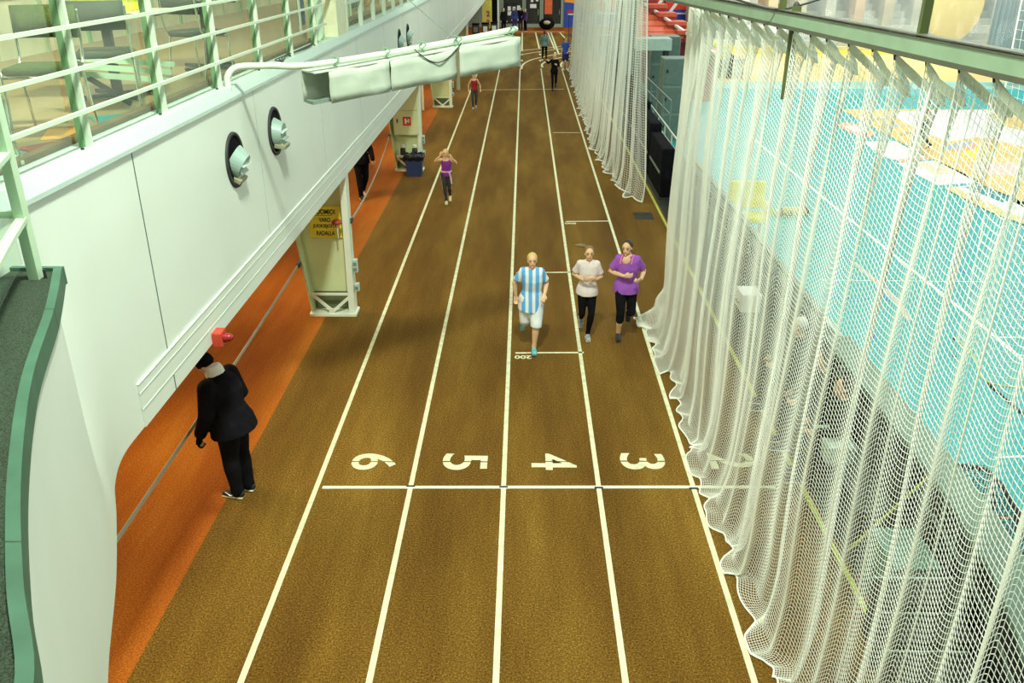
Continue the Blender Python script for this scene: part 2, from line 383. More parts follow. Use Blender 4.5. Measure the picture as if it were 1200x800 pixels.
for y in (9.07, 12.05, 15.0, 18, 21, 24, 27, 30, 33, 36, 39, 42):
    bm = B(); box(bm, XW-.01, XW+.002, y-.006, y+.006, ZB+.36, ZT-.12); obj('panel_joint', bm, M_seaml, wall)
for z in (ZB+.14, ZB+.27, ZB+.343):
    bm = B(); box(bm, XW, XW+.016, 5.48, WEND, z, z+.005); obj('trim_groove', bm, mat('soft_joint', (.56, .66, .58), .6), wall)
# slab of the gallery above, and its underside
bm = B(); box(bm, -12, XW-.12, 1.0, WEND, 4.0, 4.37); struct('gallery_floor', bm, mat('gallery_lino', (.36, .26, .12), .5, var=.1))
bm = B(); box(bm, -12, XW-.13, -2, WEND, 2.6, 2.68); struct('ceiling', bm, M_wall)
bm = B(); box(bm, -12.2, -12, -2, WEND, 0, 2.6); struct('wall_under_gallery', bm, mat('sand_wall', (.55, .42, .25), .7))
bm = B(); box(bm, -6.6, -6.4, 1, WEND, 4.37, 8.5); gw = struct('wall_gallery', bm, M_wood)
for i in range(40):
    y = 2.2+i*1.22
    bm = B(); box(bm, -6.4, -6.37, y, y+.09, 4.37, 8.4); obj('panel_batten', bm, mat('sage_batten', (.45, .52, .30), .6) if i % 3 else mat('leaf_batten', (.28, .45, .22), .6), gw)
for z in (5.05, 5.75, 6.6):
    bm = B(); box(bm, -6.4, -6.385, 1, WEND, z, z+.025); obj('panel_joint', bm, mat('brown_joint', (.35, .28, .14), .7), gw)
bm = B(); box(bm, -3.12, -3.04, 1, WEND, 4.37, 4.45); struct('baseboard_gallery', bm, M_brown)

# platform at the lower left, carpeted, with a curb
bm = B()
inner = [V((-1.0, .2)), V((-3.0, .2))]
out = [V((p.x, p.y)) for p in pts]
poly(bm, [(p.x-.02, p.y) for p in out]+[(-2.8, 4.38), (-2.8, .9), (-1.6, .9)], PZ-.1, PZ)
plat = struct('balcony_platform', bm, M_carpet)
bm = B(); ribbon(bm, [(p.x-.006, p.y) for p in out], .042, PZ-.08, PZ+.025); ribbon(bm, [(-2.8, 4.39), (-2.515, 4.39)], .03, PZ-.08, PZ+.02)
struct('platform_curb', bm, M_greenD, plat)
# shallow joints across the curb
for k in (14, 30):
    p = out[k]; bm = B(); box(bm, p.x-.028, p.x+.0165, p.y-.003, p.y+.003, PZ-.08, PZ+.0265); obj('curb_joint', bm, M_seam, plat)

# near railing on the platform
nr = thing('platform_railing', 'pale green steel railing with glass beside the carpeted platform', 'railing', (0, 0, 0))
pp = V((-2.60, 4.27))
bm = B(); bar(bm, (pp.x, pp.y, PZ), (pp.x, pp.y, 5.75), .055, .055, (0, 1, 0)); obj('post', bm, M_green, nr)
rc = spline([(-2.60, 4.27), (-2.40, 3.72), (-2.13, 3.05), (-1.82, 2.40), (-1.5, 1.85), (-1.25, 1.45)], 5)
for z in (4.335, 4.675, 5.01, 5.35):
    bm = B(); ribbon(bm, rc, .05, z-.012, z+.012); obj('rail', bm, M_green, nr)
bm = B(); ribbon(bm, [(p.x-.06, p.y) for p in rc], .008, PZ+.08, 5.3); obj('glass_panel', bm, M_glass, nr)
bm = B(); cyl(bm, (pp.x-.14, pp.y-.02, 4.36), (pp.x-.02, pp.y, 4.36), .018); obj('clamp', bm, M_green, nr)
bm = B(); cyl(bm, (pp.x+.05, pp.y, PZ), (pp.x+.05, pp.y, PZ+.05), .008); obj('bolt', bm, M_char, nr)
for p in (rc[13],):
    bm = B(); bar(bm, (p.x, p.y, PZ), (p.x, p.y, 5.75), .055, .055, (0, 1, 0)); obj('post', bm, M_green, nr)

# upper gallery railing
gr = thing('gallery_railing', 'white railing with flat posts and glass on top of the white parapet', 'railing', (0, 0, 0))
RX = XW-.06
posts = [4.32, 5.67, 6.98, 8.35, 9.75, 11.1, 12.45]
for y in posts:
    bm = B(); box(bm, RX-.04, RX-.0, y-.015, y+.015, ZT-.02, 5.75); obj('post', bm, M_wrail, gr)
    bm = B(); box(bm, RX-.08, RX-.041, y-.026, y+.026, ZT-.05, 5.75); obj('post_backing', bm, mat('sage_enamel', (.16, .30, .15), .5), gr)
    bm = B(); cyl(bm, (RX-.02, y-.1, ZT), (RX-.02, y-.1, ZT+.012), .012); obj('bolt', bm, M_char, gr)
for z in (.235, .495, .75, 1.0, 1.25):
    bm = B(); box(bm, RX, RX+.028, 1.2, 13.0, ZT+z-.012, ZT+z+.012); obj('rail', bm, M_wrail, gr)
for a, b in zip([2.9]+posts, posts):
    bm = B(); box(bm, RX-.125, RX-.117, a+.03, b-.03, ZT-.05, 5.75); obj('glass_panel', bm, M_glass, gr)
gr2 = thing('far_gallery_railing', 'far white window railing beyond the round green column', 'railing', (0, 0, 0))
for i in range(16):
    y = 14.6+i*1.35; bm = B(); box(bm, RX-.04, RX+.03, y-.04, y+.04, ZT-.02, 5.8); obj('post', bm, M_wrail, gr2)
for z in (.42, .85, 1.25):
    bm = B(); box(bm, RX-.02, RX+.02, 14.5, 36, ZT+z-.02, ZT+z+.02); obj('rail', bm, M_wrail, gr2)
bm = B(); box(bm, RX-.125, RX-.117, 14.5, 36, ZT-.05, 5.8); obj('glass_panel', bm, M_glass, gr2)
# poster boards behind the far railing
pc = [(.10, .12, .32), (.4, .08, .06), (.75, .65, .35), (.15, .3, .2), (.6, .3, .1), (.25, .25, .3)]
for i in range(14):
    y = 14.7+i*1.45; bm = B(); box(bm, -3.66, -3.62, y, y+1.1, 4.5, 5.9, bev=.004)
    o = obj('poster_board', bm, mat('poster_%d' % (i % 6), pc[i % 6], .5, var=.9, scale=7)); 
    bm = B(); box(bm, -3.64, -3.60, y-.03, y, 4.37, 5.95); box(bm, -3.64, -3.60, y+1.1, y+1.13, 4.37, 5.95); obj('frame', bm, M_wrail, o)
    tag(o, 'printed poster board in a row behind the far gallery railing', 'poster board', 'poster boards behind the far gallery railing')
# round green column and box column
bm = B(); cyl(bm, (XW-.22, 13.2, ZT-.12), (XW-.22, 13.2, 8.2), .10, 24); o = struct('round_column', bm, M_green, smooth=False)
o['kind'] = 'structure'
bm = B(); cyl(bm, (XW-.22, 13.2, ZT), (XW-.22, 13.2, ZT+.03), .13, 24); obj('base_collar', bm, M_green, o)
bm = B(); box(bm, XW-.5, XW-.02, 13.7, 14.4, ZT-.1, 8.2, bev=.01); struct('box_column', bm, mat('cream_box', (.72, .76, .52), .5))
bm = B(); bar(bm, (XW-.1, 13.25, 5.02), (XW-.06, 16.0, 5.0), .05, .05); ellip(bm, (XW-.09, 13.9, 5.02), (.06, .12, .06))
tag(obj('spotlight_bar', bm, M_char), 'dark clamp bar fixed to the round green column', 'bar')

# pipe hoop where the railing meets the boom, cables
bm = B()
hp = spline([(XW-.03, 8.42, ZT-.02), (XW-.03, 8.45, ZT+.09), (XW+.06, 8.50, ZT+.17), (XW+.35, 8.55, ZT+.18), (-2.0, 8.66, 4.60), (-.9, 9.6, 4.70), (-.10, 10.25, 4.80)], 6)
tube(bm, hp, [.032]*len(hp), n=12)
boom = thing('boom_arm', 'white pipe boom with a hanging sheet box reaching over the track', 'boom', (0, 0, 0))
obj('pipe', bm, M_wrail, boom, True)
e0, e1 = V((-2.06, 8.62, 4.52)), V((-.08, 10.12, 4.72)); t = (e1-e0).normalized(); s = V((t.y, -t.x, 0)); bk = -s*.26
def quad_slab(bm, a, b, c, d, th):
    n = (b-a).cross(d-a).normalized()*th
    v = [bm.verts.new(p) for p in (a, b, c, d)]; w = [bm.verts.new(p+n) for p in (a, b, c, d)]
    bm.faces.new(v); bm.faces.new(w[::-1])
    for i in range(4): bm.faces.new((v[i], v[(i+1) % 4], w[(i+1) % 4], w[i]))
dn = V((0, 0, -.305))
for k, (f0, f1) in enumerate(((.06, .33), (.335, .66), (.665, 1.0))):
    a = e0.lerp(e1, f0)+s*.05; b = e0.lerp(e1, f1)+s*.05
    bm = B(); n = 8
    g = [[bm.verts.new(a.lerp(b, i/n)+dn*(j/4)*(1-.05*f0)+s*(.012*math.sin(i*1.7+k)*math.sin(j*.9)+.01*math.sin(j*2+i))) for j in range(5)] for i in range(n+1)]
    for i in range(n):
        for j in range(4): bm.faces.new((g[i][j], g[i+1][j], g[i+1][j+1], g[i][j+1]))
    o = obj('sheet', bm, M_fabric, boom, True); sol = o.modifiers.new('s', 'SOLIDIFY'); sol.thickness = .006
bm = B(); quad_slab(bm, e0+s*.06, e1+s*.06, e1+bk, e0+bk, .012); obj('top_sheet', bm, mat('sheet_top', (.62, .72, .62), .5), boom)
bm = B(); quad_slab(bm, e0+bk, e1+bk, e1+bk+dn, e0+bk+dn, .01); obj('back_sheet', bm, M_fabric, boom)
bm = B(); quad_slab(bm, e1+bk, e1+s*.05, e1+s*.05+dn, e1+bk+dn, .01); obj('end_sheet', bm, M_fabric, boom)
bm = B(); bar(bm, e0+bk*.5+dn*.95, e1+bk*.5+dn*.95, .18, .03); obj('bottom_bar', bm, M_grey, boom)
bm = B(); p = e0.lerp(e1, .663)+s*.06; bar(bm, p, p+V((0, 0, -.42)), .03, .03, s); obj('clamp_bar', bm, mat('brown_steel', (.2, .17, .1), .5), boom)
for f in (.10, .33, .5, .68, .97):
    p = e0.lerp(e1, f)+V((0, 0, .075)); bm = B()
    q = [p+V((math.cos(a)*.05*s.x+t.x*.03*math.sin(3*a), math.cos(a)*.05*s.y+t.y*.03*math.sin(3*a), math.sin(a)*.05)) for a in [i*.55 for i in range(18)]]
    tube(bm, q, .006, n=6); obj('tie_wrap', bm, mat('green_string', (.18, .35, .22), .6), boom)
bm = B(); pa = e0.lerp(e1, .45)+V((0, 0, .07)); pb = e0.lerp(e1, .68)+V((0, 0, .05))
tube(bm, [pa.lerp(pb, i/10)+s*.07+V((0, 0, -.16*math.sin(math.pi*i/10))) for i in range(11)], .006, n=6); obj('cable', bm, M_char, boom)
bm = B(); p = e0.lerp(e1, .68)+V((0, 0, .06)); tube(bm, [p, V((XW-.1, 13.2, 6.0))], .005, n=6); obj('stay_wire', bm, M_grey, boom)
bm = B()
for k in range(4):
    q = spline([(XW-.15, 12.6+k*.1, ZT+.01), (XW-.05-.02*k, 11.8-k*.2, ZT+.02), (XW-.1, 11.0-.2*k, ZT+.03), (XW-.02, 10.4, ZT+.01)], 5)
    tube(bm, q, .006, n=6)
tag(obj('loose_cable', bm, M_char, None), 'thin dark cables lying loose on the parapet top', 'cable')

# round openings in the wall with swivelling air nozzles
def nozzle(y, z, tilt, label):
    t = thing('air_nozzle', label, 'air vent', (XW, y, z), 0, 'round air vents in the white gallery wall')
    r = .25; bm = B(); n = 40
    prof = [(r-.02, -.0), (r-.02, .018), (r+.012, .018), (r+.018, 0.0)]
    rings = [[bm.verts.new((px, math.cos(2*math.pi*k/n)*pr, math.sin(2*math.pi*k/n)*pr)) for k in range(n)] for pr, px in prof]
    for i in range(4):
        for k in range(n): bm.faces.new((rings[i][k], rings[i][(k+1) % n], rings[(i+1) % 4][(k+1) % n], rings[(i+1) % 4][k]))
    obj('rim', bm, M_char, t, True)
    bm = B(); cyl(bm, (-.0, 0, 0), (.006, 0, 0), r-.015, 40); obj('recess', bm, M_black, t)
    bm = B()
    Mx = Matrix.Translation((.0, 0, -.02)) @ Matrix.Rotation(R(tilt), 4, 'Y')
    bmesh.ops.create_cone(bm, cap_ends=True, segments=28, radius1=.17, radius2=.125, depth=.12, matrix=Mx @ Matrix.Translation((.035, 0, 0)) @ Matrix.Rotation(math.pi/2, 4, 'Y'))
    o = obj('cone', bm, mat('mint_metal', (.36, .52, .46), .35, metal=.2), t)
    for k in range(3):
        bm = B(); box(bm, .085, .125+.015*k, -.115+.02*k, .115-.02*k, -.006, .006, M=Mx @ Matrix.Translation((0, 0, .07-.07*k)) @ Matrix.Rotation(R(18), 4, 'Y'))
        obj('louvre', bm, mat('mint_louvre', (.30, .42, .36), .4) if k % 2 else M_wall2, t)
    bm = B(); box(bm, .02, .15, -.11, .11, -.15, -.10, bev=.01, M=Mx); obj('bracket', bm, mat('olive_grey', (.32, .32, .20), .5), t)
nozzle(8.24, 3.76, 30, 'round black vent with pale nozzle sticking out, nearest of the wall vents')
nozzle(9.70, 3.76, 8, 'second round vent in the white wall, with dark louvres')
nozzle(20.2, 3.76, 25, 'first of two small far round vents above the boom arm')
nozzle(21.7, 3.76, 25, 'farthest small round vent above the boom arm')

# red alarm lamp under the near wall
c = G(211, 443, ZB-.02)
al = thing('alarm_beacon', 'red box beacon fixed at the lower edge of the white wall', 'alarm', (XW, 7.03, ZB+.03))
bm = B(); box(bm, .012, .10, -.075, .075, -.07, .07, bev=.012); obj('housing', bm, M_red, al)
bm = B(); tube(bm, [(.10, 0, 0), (.145, 0, 0)], [.045, .038], n=16); obj('lens', bm, mat('dark_red_lens', (.30, .02, .02), .2), al, True)

# ------------------------------------------------------------------ pillars under the gallery
def pillar(y, label, sign=False, brace=True):
    x0, x1 = -3.56, -2.83
    t = thing('steel_pillar', label, 'pillar', (x0, y, 0), 0, 'pillars under the gallery edge')
    W = x1-x0; top = 2.55; fl = -.22
    bm = B(); vs = [(0, .02), (W, .02), (W+.02, top), (-.28, top)]
    a = [bm.verts.new((x, 0, z)) for x, z in vs]; b = [bm.verts.new((x, -.03, z)) for x, z in vs]
    bm.faces.new(a); bm.faces.new(b[::-1])
    for i in range(4): bm.faces.new((a[i], a[(i+1) % 4], b[(i+1) % 4], b[i]))
    obj('web', bm, M_pillar, t)
    bm = B(); bar(bm, (.015, fl/2-.02, .06), (-.265, fl/2-.02, top), .03, -fl, (0, 1, 0)); obj('left_flange', bm, M_pillar, t)
    bm = B(); bar(bm, (W-.05, fl/2-.02, .06), (W-.03, fl/2-.02, top), .10, -fl, (0, 1, 0)); obj('right_flange', bm, M_pillarw, t)
    bm = B(); box(bm, -.03, W+.03, fl-.08, .04, 0, .05, bev=.006); obj('base_plate', bm, M_pillarw, t)
    for sx in (0, 1):
        bm = B(); bar(bm, (W/2, fl-.03, .08), (sx*(W-.08)+.04, fl-.0, .36), .05, .02, (0, 1, 0)); obj('brace', bm, M_pillarw, t)
    bm = B(); box(bm, .03, W-.1, fl-.02, fl+.01, .36, .40); obj('cross_bar', bm, M_pillarw, t)
    bm = B(); box(bm, .03, W-.1, -.05, -.03, .05, .36); obj('shade_panel', bm, mat('painted_shade_green', (.13, .16, .07), .6), t)  # dark panel between the braces, shade painted as its colour
    bm = B(); bar(bm, (W/2-.01, fl-.05, .03), (W/2-.01, fl-.05, .14), .10, .02, (0, 1, 0)); obj('foot_gusset', bm, M_pillarw, t)
    for z in (.75, .42):
        bm = B(); box(bm, W+.01, W+.09, fl+.02, fl+.12, z, z+(.22 if z > .5 else .13), bev=.008); o = obj('socket_box', bm, M_greyL, t)
        bm = B()
        for k in range(2 if z > .5 else 1): box(bm, W+.022, W+.078, fl+.012, fl+.025, z+.03+.09*k, z+.09+.09*k)
        obj('socket_cover', bm, M_grey, o)
    bm = B(); tube(bm, [(W+.03, fl+.06, .5), (W+.01, fl+.03, .9), (W+.02, fl+.04, 1.5), (W+.01, fl+.04, 2.4)], .009, n=6); obj('cable', bm, M_greyL, t)
    return t
P1 = pillar(13.55, 'near cream steel pillar carrying the yellow warning sign')
P2 = pillar(24.0, 'middle cream steel pillar with red fire sign and dark bin in front')
P3 = pillar(34.7, 'far cream steel pillar partly behind the hanging boom box')
P4 = pillar(45.4, 'farthest cream steel pillar beyond the boom')
P0 = pillar(3.0, 'cream steel pillar below the curved platform wall')
# warning sign
def place_text(s, size, m, name, parent, c, wmax=None, bold=0.0, h=None):
    bm, w, hh = text_bm(s, size, .002, bold)
    kx = wmax/w if wmax else 1; ky = h/hh if h else kx
    bmesh.ops.transform(bm, matrix=Matrix.Translation(c) @ Matrix.Rotation(math.pi/2, 4, 'X') @ Matrix.Diagonal((kx, ky, 1, 1)), verts=bm.verts)
    return obj(name, bm, m, parent)
sg = thing('warning_sign', 'yellow Finnish warning sign with black capitals on the near pillar', 'sign', (-3.23, 13.49, 1.58))
bm = B(); box(bm, -.27, .26, -.008, .004, -.27, .27, bev=.004); obj('plate', bm, M_signy, sg)
for s, z, w, h in (('HUOMIO!', .17, .36, .085), ('VARO', .035, .19, .075), ('JUOKSIJOITA', -.075, .40, .075), ('RADALLA', -.19, .30, .075)):
    place_text(s, .1, M_char, 'lettering', sg, (-.01, -.010, z), w, .003, h)
bm = B(); box(bm, -.20, .12, -.011, -.008, .105, .112); obj('underline', bm, M_char, sg)
bl = thing('red_bell', 'small red bell lamp on a thin stem in front of the yellow sign', 'alarm', (-2.99, 13.25, 1.60))
bm = B(); tube(bm, [(0, 0, .02), (0, 0, .05), (0, 0, .08)], [.075, .085, .06], n=18, round_cap=False); obj('dome', bm, mat('dull_red', (.35, .05, .03), .4), bl, True)
bm = B(); cyl(bm, (0, 0, -.22), (0, 0, .0), .012); obj('stem', bm, M_greyL, bl)
bm = B(); cyl(bm, (0, 0, .0), (0, .2, .0), .012); obj('bracket', bm, M_greyL, bl)
# cabinet front, fire sign, bottles and bin on pillar two
cb = thing('fire_cabinet', 'cream cabinet door with a red fire hose sign on middle pillar', 'cabinet', (-3.56, 23.72, 0))
bm = B(); box(bm, .0, .68, -.02, .0, 1.02, 1.66, bev=.004); box(bm, -.05, .68, -.02, 0, 1.67, 2.35, bev=.004); box(bm, 0, .68, 0, .18, 1.0, 1.02); obj('panel', bm, M_pillar, cb)
bm = B(); box(bm, .26, .48, -.028, -.02, 1.26, 1.50); o = obj('sign', bm, M_redP, cb)
bm = B(); box(bm, .31, .36, -.032, -.028, 1.31, 1.45); box(bm, .36, .42, -.032, -.028, 1.36, 1.40); box(bm, .40, .44, -.032, -.028, 1.34, 1.44); obj('hose_symbol', bm, M_white, o)
bm = B(); box(bm, .09, .12, -.035, -.02, 1.34, 1.44); obj('handle', bm, M_char, cb)
bn = thing('waste_bin', 'dark blue bin with black bag below the red fire sign', 'bin', (-2.98, 23.25, 0))
bm = B(); vs = []
for z, w in ((0, .19), (.55, .24)): vs.append([bm.verts.new((sx*w, sy*w*.8, z)) for sx, sy in ((-1, -1), (1, -1), (1, 1), (-1, 1))])
bm.faces.new(vs[0][::-1]); bm.faces.new(vs[1])
for i in range(4): bm.faces.new((vs[0][i], vs[0][(i+1) % 4], vs[1][(i+1) % 4], vs[1][i]))
obj('body', bm, M_bin, bn)
bm = B(); n = 28
rings = []
for (k, z) in ((1.02, .44), (1.10, .50), (1.12, .56), (1.02, .585), (.85, .57), (.75, .50)):
    rings.append([bm.verts.new((max(-.25, min(.25, .34*math.cos(2*math.pi*i/n)))*k, max(-.2, min(.2, .28*math.sin(2*math.pi*i/n)))*k, z+.02*math.sin(i*2.3+k*9))) for i in range(n)])
for a, b in zip(rings, rings[1:]):
    for i in range(n): bm.faces.new((a[i], a[(i+1) % n], b[(i+1) % n], b[i]))
bm.faces.new(rings[-1]); obj('bin_bag', bm, M_bag, bn, True)
for i, x in enumerate((-3.32, -2.99)):
    b_ = thing('drink_canister', ('left' if i == 0 else 'right')+' one of two canisters with black lids behind the blue bin', 'canister', (x, 23.55, .50))
    bm = B(); tube(bm, [(0, 0, .0), (0, 0, .16), (0, 0, .2)], [.075, .075, .04], n=16, round_cap=False); obj('body', bm, M_char, b_, True)
    bm = B(); cyl(bm, (0, 0, .2), (0, 0, .27), .055); obj('lid', bm, M_pillarw, b_)
bm = B(); box(bm, -3.5, -2.88, 23.45, 23.96, .46, .5); tag(obj('shelf', bm, M_pillarw), 'cream shelf in the middle pillar under the two canisters', 'shelf')
# small white notice by pillar three
bm = B(); box(bm, -4.05, -3.72, 33.8, 33.83, 1.3, 1.62); tag(obj('notice_board', bm, M_white), 'small white notice hanging left of the far pillar', 'notice')
bm = B(); bar(bm, (-3.9, 33.85, 0), (-3.9, 33.85, 2.6), .08); tag(obj('slim_post', bm, M_pillarw), 'slim cream post behind the white notice', 'post')
# barrier tapes
def tape(a, b, sag, label, w=.05):
    a, b = V(a), V(b); q = [a.lerp(b, i/16)+V((0, 0, -sag*4*(i/16)*(1-i/16))) for i in range(17)]
    t_ = thing('barrier_tape', label, 'barrier tape', (0, 0, 0), 0, 'barrier tapes between the pillars')
    bm = B(); rows = []
    for p in q: rows.append([bm.verts.new(p+V((dx, 0, dz))) for dx, dz in ((-.004, -w/2), (.004, -w/2), (.004, w/2), (-.004, w/2))])
    for r0, r1 in zip(rows, rows[1:]):
        for k in range(4): bm.faces.new((r0[k], r0[(k+1) % 4], r1[(k+1) % 4], r1[k]))
    bm.faces.new(rows[0]); bm.faces.new(rows[-1][::-1])
    obj('band', bm, mat('grey_tape', (.42, .44, .33), .6), t_)
    for e, f in ((a, q[1]), (b, q[-2])):
        bm = B(); bar(bm, e, e.lerp(f, .35), .05, .07); obj('buckle', bm, M_char, t_)
tape((-3.68, 13.4, .93), (-3.48, 2.9, .98), .06, 'grey barrier tape stretched from the near pillar towards the camera')
tape((-2.80, 13.38, 1.62), (-3.70, 23.8, 1.0), .18, 'grey barrier tape sagging between the near and middle pillars')

# ------------------------------------------------------------------ gallery furniture
def chair(loc, rz, label, fab=M_gfab):
    t = thing('cafe_chair', label, 'chair', loc, rz, 'chairs behind the gallery railing')
    bm = B(); box(bm, -.21, .21, -.20, .20, .44, .50, bev=.022); obj('seat', bm, fab, t, True)
    bm = B(); n = 9; g = []
    for i in range(n):
        x = -.215+.43*i/(n-1); y = .20-.05*math.sin(math.pi*i/(n-1))*-1
        g.append([bm.verts.new((x, y+dy, z)) for dy, z in ((-.015, .66), (.015, .66), (.045, .88), (.015, .88))])
    for a, b in zip(g, g[1:]):
        for k in range(4): bm.faces.new((a[k], a[(k+1) % 4], b[(k+1) % 4], b[k]))
    bm.faces.new(g[0]); bm.faces.new(g[-1][::-1]); obj('backrest', bm, fab, t, True)
    for sx in (-1, 1):
        bm = B(); tube(bm, spline([(sx*.22, -.24, .01), (sx*.215, -.20, .25), (sx*.215, -.19, .46), (sx*.215, 0, .47), (sx*.215, .18, .47), (sx*.22, .24, .68), (sx*.22, .25, .84)], 4), .011, n=8); obj('side_frame', bm, M_chrome, t, True)
        bm = B(); tube(bm, [(sx*.215, .16, .46), (sx*.22, .24, .01)], .011, n=8); obj('leg', bm, M_chrome, t, True)
    bm = B(); tube(bm, [(-.21, -.2, .43), (.21, -.2, .43)], .010, n=8); obj('cross_bar', bm, M_chrome, t, True)
    return t
def table(loc, rz, label, w=.7, top=M_olive):
    t = thing('cafe_table', label, 'table', loc, rz, 'tables behind the gallery railing')
    bm = B(); box(bm, -w/2, w/2, -.35, .35, .72, .75, bev=.006); obj('tabletop', bm, top, t)
    bm = B(); box(bm, -w/2-.004, w/2+.004, -.354, .354, .725, .742, bev=.003); obj('edge_band', bm, M_char, t)
    bm = B(); bar(bm, (0, 0, .05), (0, 0, .72), .075, .075, (0, 1, 0)); obj('column', bm, M_char, t)
    for a in (45, 135):
        bm = B(); c, s_ = math.cos(R(a))*.36, math.sin(R(a))*.36; bar(bm, (-c, -s_, .03), (c, s_, .03), .06, .035); obj('foot_bar', bm, M_char, t)
    return t
GZ = 4.37
chair((-3.42, 6.30, GZ), R(10), 'olive upholstered chair nearest the railing corner, backrest towards the wall')
chair((-3.30, 4.98, GZ), R(95), 'olive chair at the far left edge, only seat and legs showing')
table((-3.78, 5.62, GZ), R(15), 'dark column cafe table at the far left behind the railing')
table((-3.75, 8.1, GZ), R(8), 'long cafe table with bright yellow box on top', 1.1, mat('pale_top', (.62, .62, .40), .4))
table((-3.6, 10.2, GZ), R(20), 'third cafe table along the gallery near the white hoop', .7)
chair((-3.35, 9.25, GZ), R(160), 'chair between second and third gallery tables', mat('grey_seat', (.045, .06, .035), .8))
chair((-3.45, 7.35, GZ), R(200), 'grey seat chair standing at the yellow box table', mat('grey_seat', (.045, .06, .035), .8))
bm = B(); box(bm, -3.95, -3.45, 7.95, 8.25, GZ+.75, GZ+.93, bev=.01); o = obj('yellow_box', bm, M_yel); tag(o, 'bright yellow box lying on the long gallery table', 'box')
bm = B(); box(bm, -3.97, -3.43, 7.93, 8.27, GZ+.86, GZ+.89); obj('lid_edge', bm, mat('lime_edge', (.6, .62, .05), .5), o)
fr = thing('folded_trestle', 'folded pale green trestle frame lying on the gallery floor', 'trestle', (-3.5, 7.9, GZ))
for k in range(3):
    bm = B(); bar(bm, (-.3, -.5+.1*k, .30+.05*k), (.12, .45+.1*k, .12+.06*k), .05, .05); obj('leg', bm, M_green, fr)
bm = B(); bar(bm, (-.25, -.35, .26), (.08, -.3, .02), .04, .04); bar(bm, (.1, .3, .16), (.12, .32, .0), .04, .04); obj('foot', bm, M_char, fr)
# magazines and prints on the floor behind the near rail
for i, (x, y, a, m, lb) in enumerate(((-3.36, 6.36, 20, M_orangeB, 'orange printed poster sheet lying behind the near railing'), (-3.27, 6.95, 35, M_teal2, 'teal printed sheet lying beside the orange one'),
                                  (-3.22, 5.92, -30, M_wine, 'wine red printed sheet lying nearest the orange one'), (-3.26, 5.48, 5, M_teal2, 'dark teal sheet nearest the newspaper pile'))):
    bm = B(); box(bm, -.17, .17, -.22, .22, 0, .006); o = obj('poster_sheet', bm, m); o.location = (x, y, GZ+.001); o.rotation_euler = (0, 0, R(a)); tag(o, lb, 'poster sheet')
for i in range(3):
    bm = B(); box(bm, -.15, .15, -.11, .11, 0, .025, bev=.004); o = obj('newspaper', bm, mat('newsprint', (.7, .72, .6), .7, var=.35, scale=25)); o.location = (-3.25+.02*i, 5.12, GZ+.026*i); o.rotation_euler = (0, 0, R(20*i))
    tag(o, ['bottom', 'middle', 'top'][i]+' newspaper in the small pile at the far left', 'newspaper', 'newspaper pile behind the railing')

# ------------------------------------------------------------------ nets
def strands(grid, r, mask=None):
    """twine prisms along every edge of a grid of points, as one numpy mesh"""
    nu, nv, _ = grid.shape
    P = grid.reshape(-1, 3); idx = np.arange(nu*nv).reshape(nu, nv)
    E = np.concatenate([np.stack([idx[:-1].ravel(), idx[1:].ravel()], 1), np.stack([idx[:, :-1].ravel(), idx[:, 1:].ravel()], 1)])
    a, b = P[E[:, 0]], P[E[:, 1]]
    t = b-a; ln = np.linalg.norm(t, axis=1, keepdims=True); t = t/np.maximum(ln, 1e-6)
    ref = np.where(np.abs(t[:, 2:3]) > .8, np.array([[1., 0, 0]]), np.array([[0., 0, 1.]]))
    s = np.cross(t, ref); s /= np.maximum(np.linalg.norm(s, axis=1, keepdims=True), 1e-6); u = np.cross(s, t)
    off = [s*math.cos(k)*r + u*math.sin(k)*r for k in (0.5, 0.5+2*math.pi/3, 0.5+4*math.pi/3)]
    n = len(E)
    verts = np.stack([a+off[0], a+off[1], a+off[2], b+off[0], b+off[1], b+off[2]], 1).reshape(-1, 3)
    base = np.arange(n)[:, None]*6
    q = np.concatenate([base+np.array([0, 1, 4, 3]), base+np.array([1, 2, 5, 4]), base+np.array([2, 0, 3, 5])], 1).reshape(-1, 4)
    me = bpy.data.meshes.new('net')
    me.vertices.add(len(verts)); me.vertices.foreach_set('co', verts.astype(np.float32).ravel())
    me.loops.add(len(q)*4); me.loops.foreach_set('vertex_index', q.astype(np.int32).ravel())
    me.polygons.add(len(q)); me.polygons.foreach_set('loop_start', np.arange(0, len(q)*4, 4, dtype=np.int32))
    me.update(calc_edges=True)
    return me
def grid_rope(name, pts, r, m, parent):
    bm = B(); tube(bm, [V(p) for p in pts], [r]*len(pts), n=6); return obj(name, bm, m, parent)

# the rail the near net hangs from
RA, RB = V((1.72, 12.5, 5.10)), V((2.53, 1.8, 5.10))
rail = thing('curtain_rail', 'grey green steel rail carrying the hooks of the big near net', 'rail', (0, 0, 0))
bm = B(); bar(bm, RA, RB, .055, .09); obj('channel', bm, M_beamg, rail)
bm = B(); bar(bm, RA+V((-.005, 0, -.052)), RB+V((-.005, 0, -.052)), .062, .028); obj('lower_lip', bm, M_beamd, rail)
bm = B(); bar(bm, RA+V((.0, 0, .05)), RB+V((.0, 0, .05)), .066, .008); bar(bm, RA+V((.0, 0, .066)), RB+V((.0, 0, .066)), .066, .006); obj('upper_lip', bm, M_beamd, rail)
def on_rail(y): f = (RA.y-y)/(RA.y-RB.y); return RA.lerp(RB, f)
bm = B(); p = on_rail(5.25); bar(bm, p+V((.02, .0, .04)), p+V((.04, .0, 3.2)), .05, .04, (0, 1, 0)); tag(obj('hanger_rod', bm, M_olive), 'dark olive hanger rod above the rail, right one', 'rod')
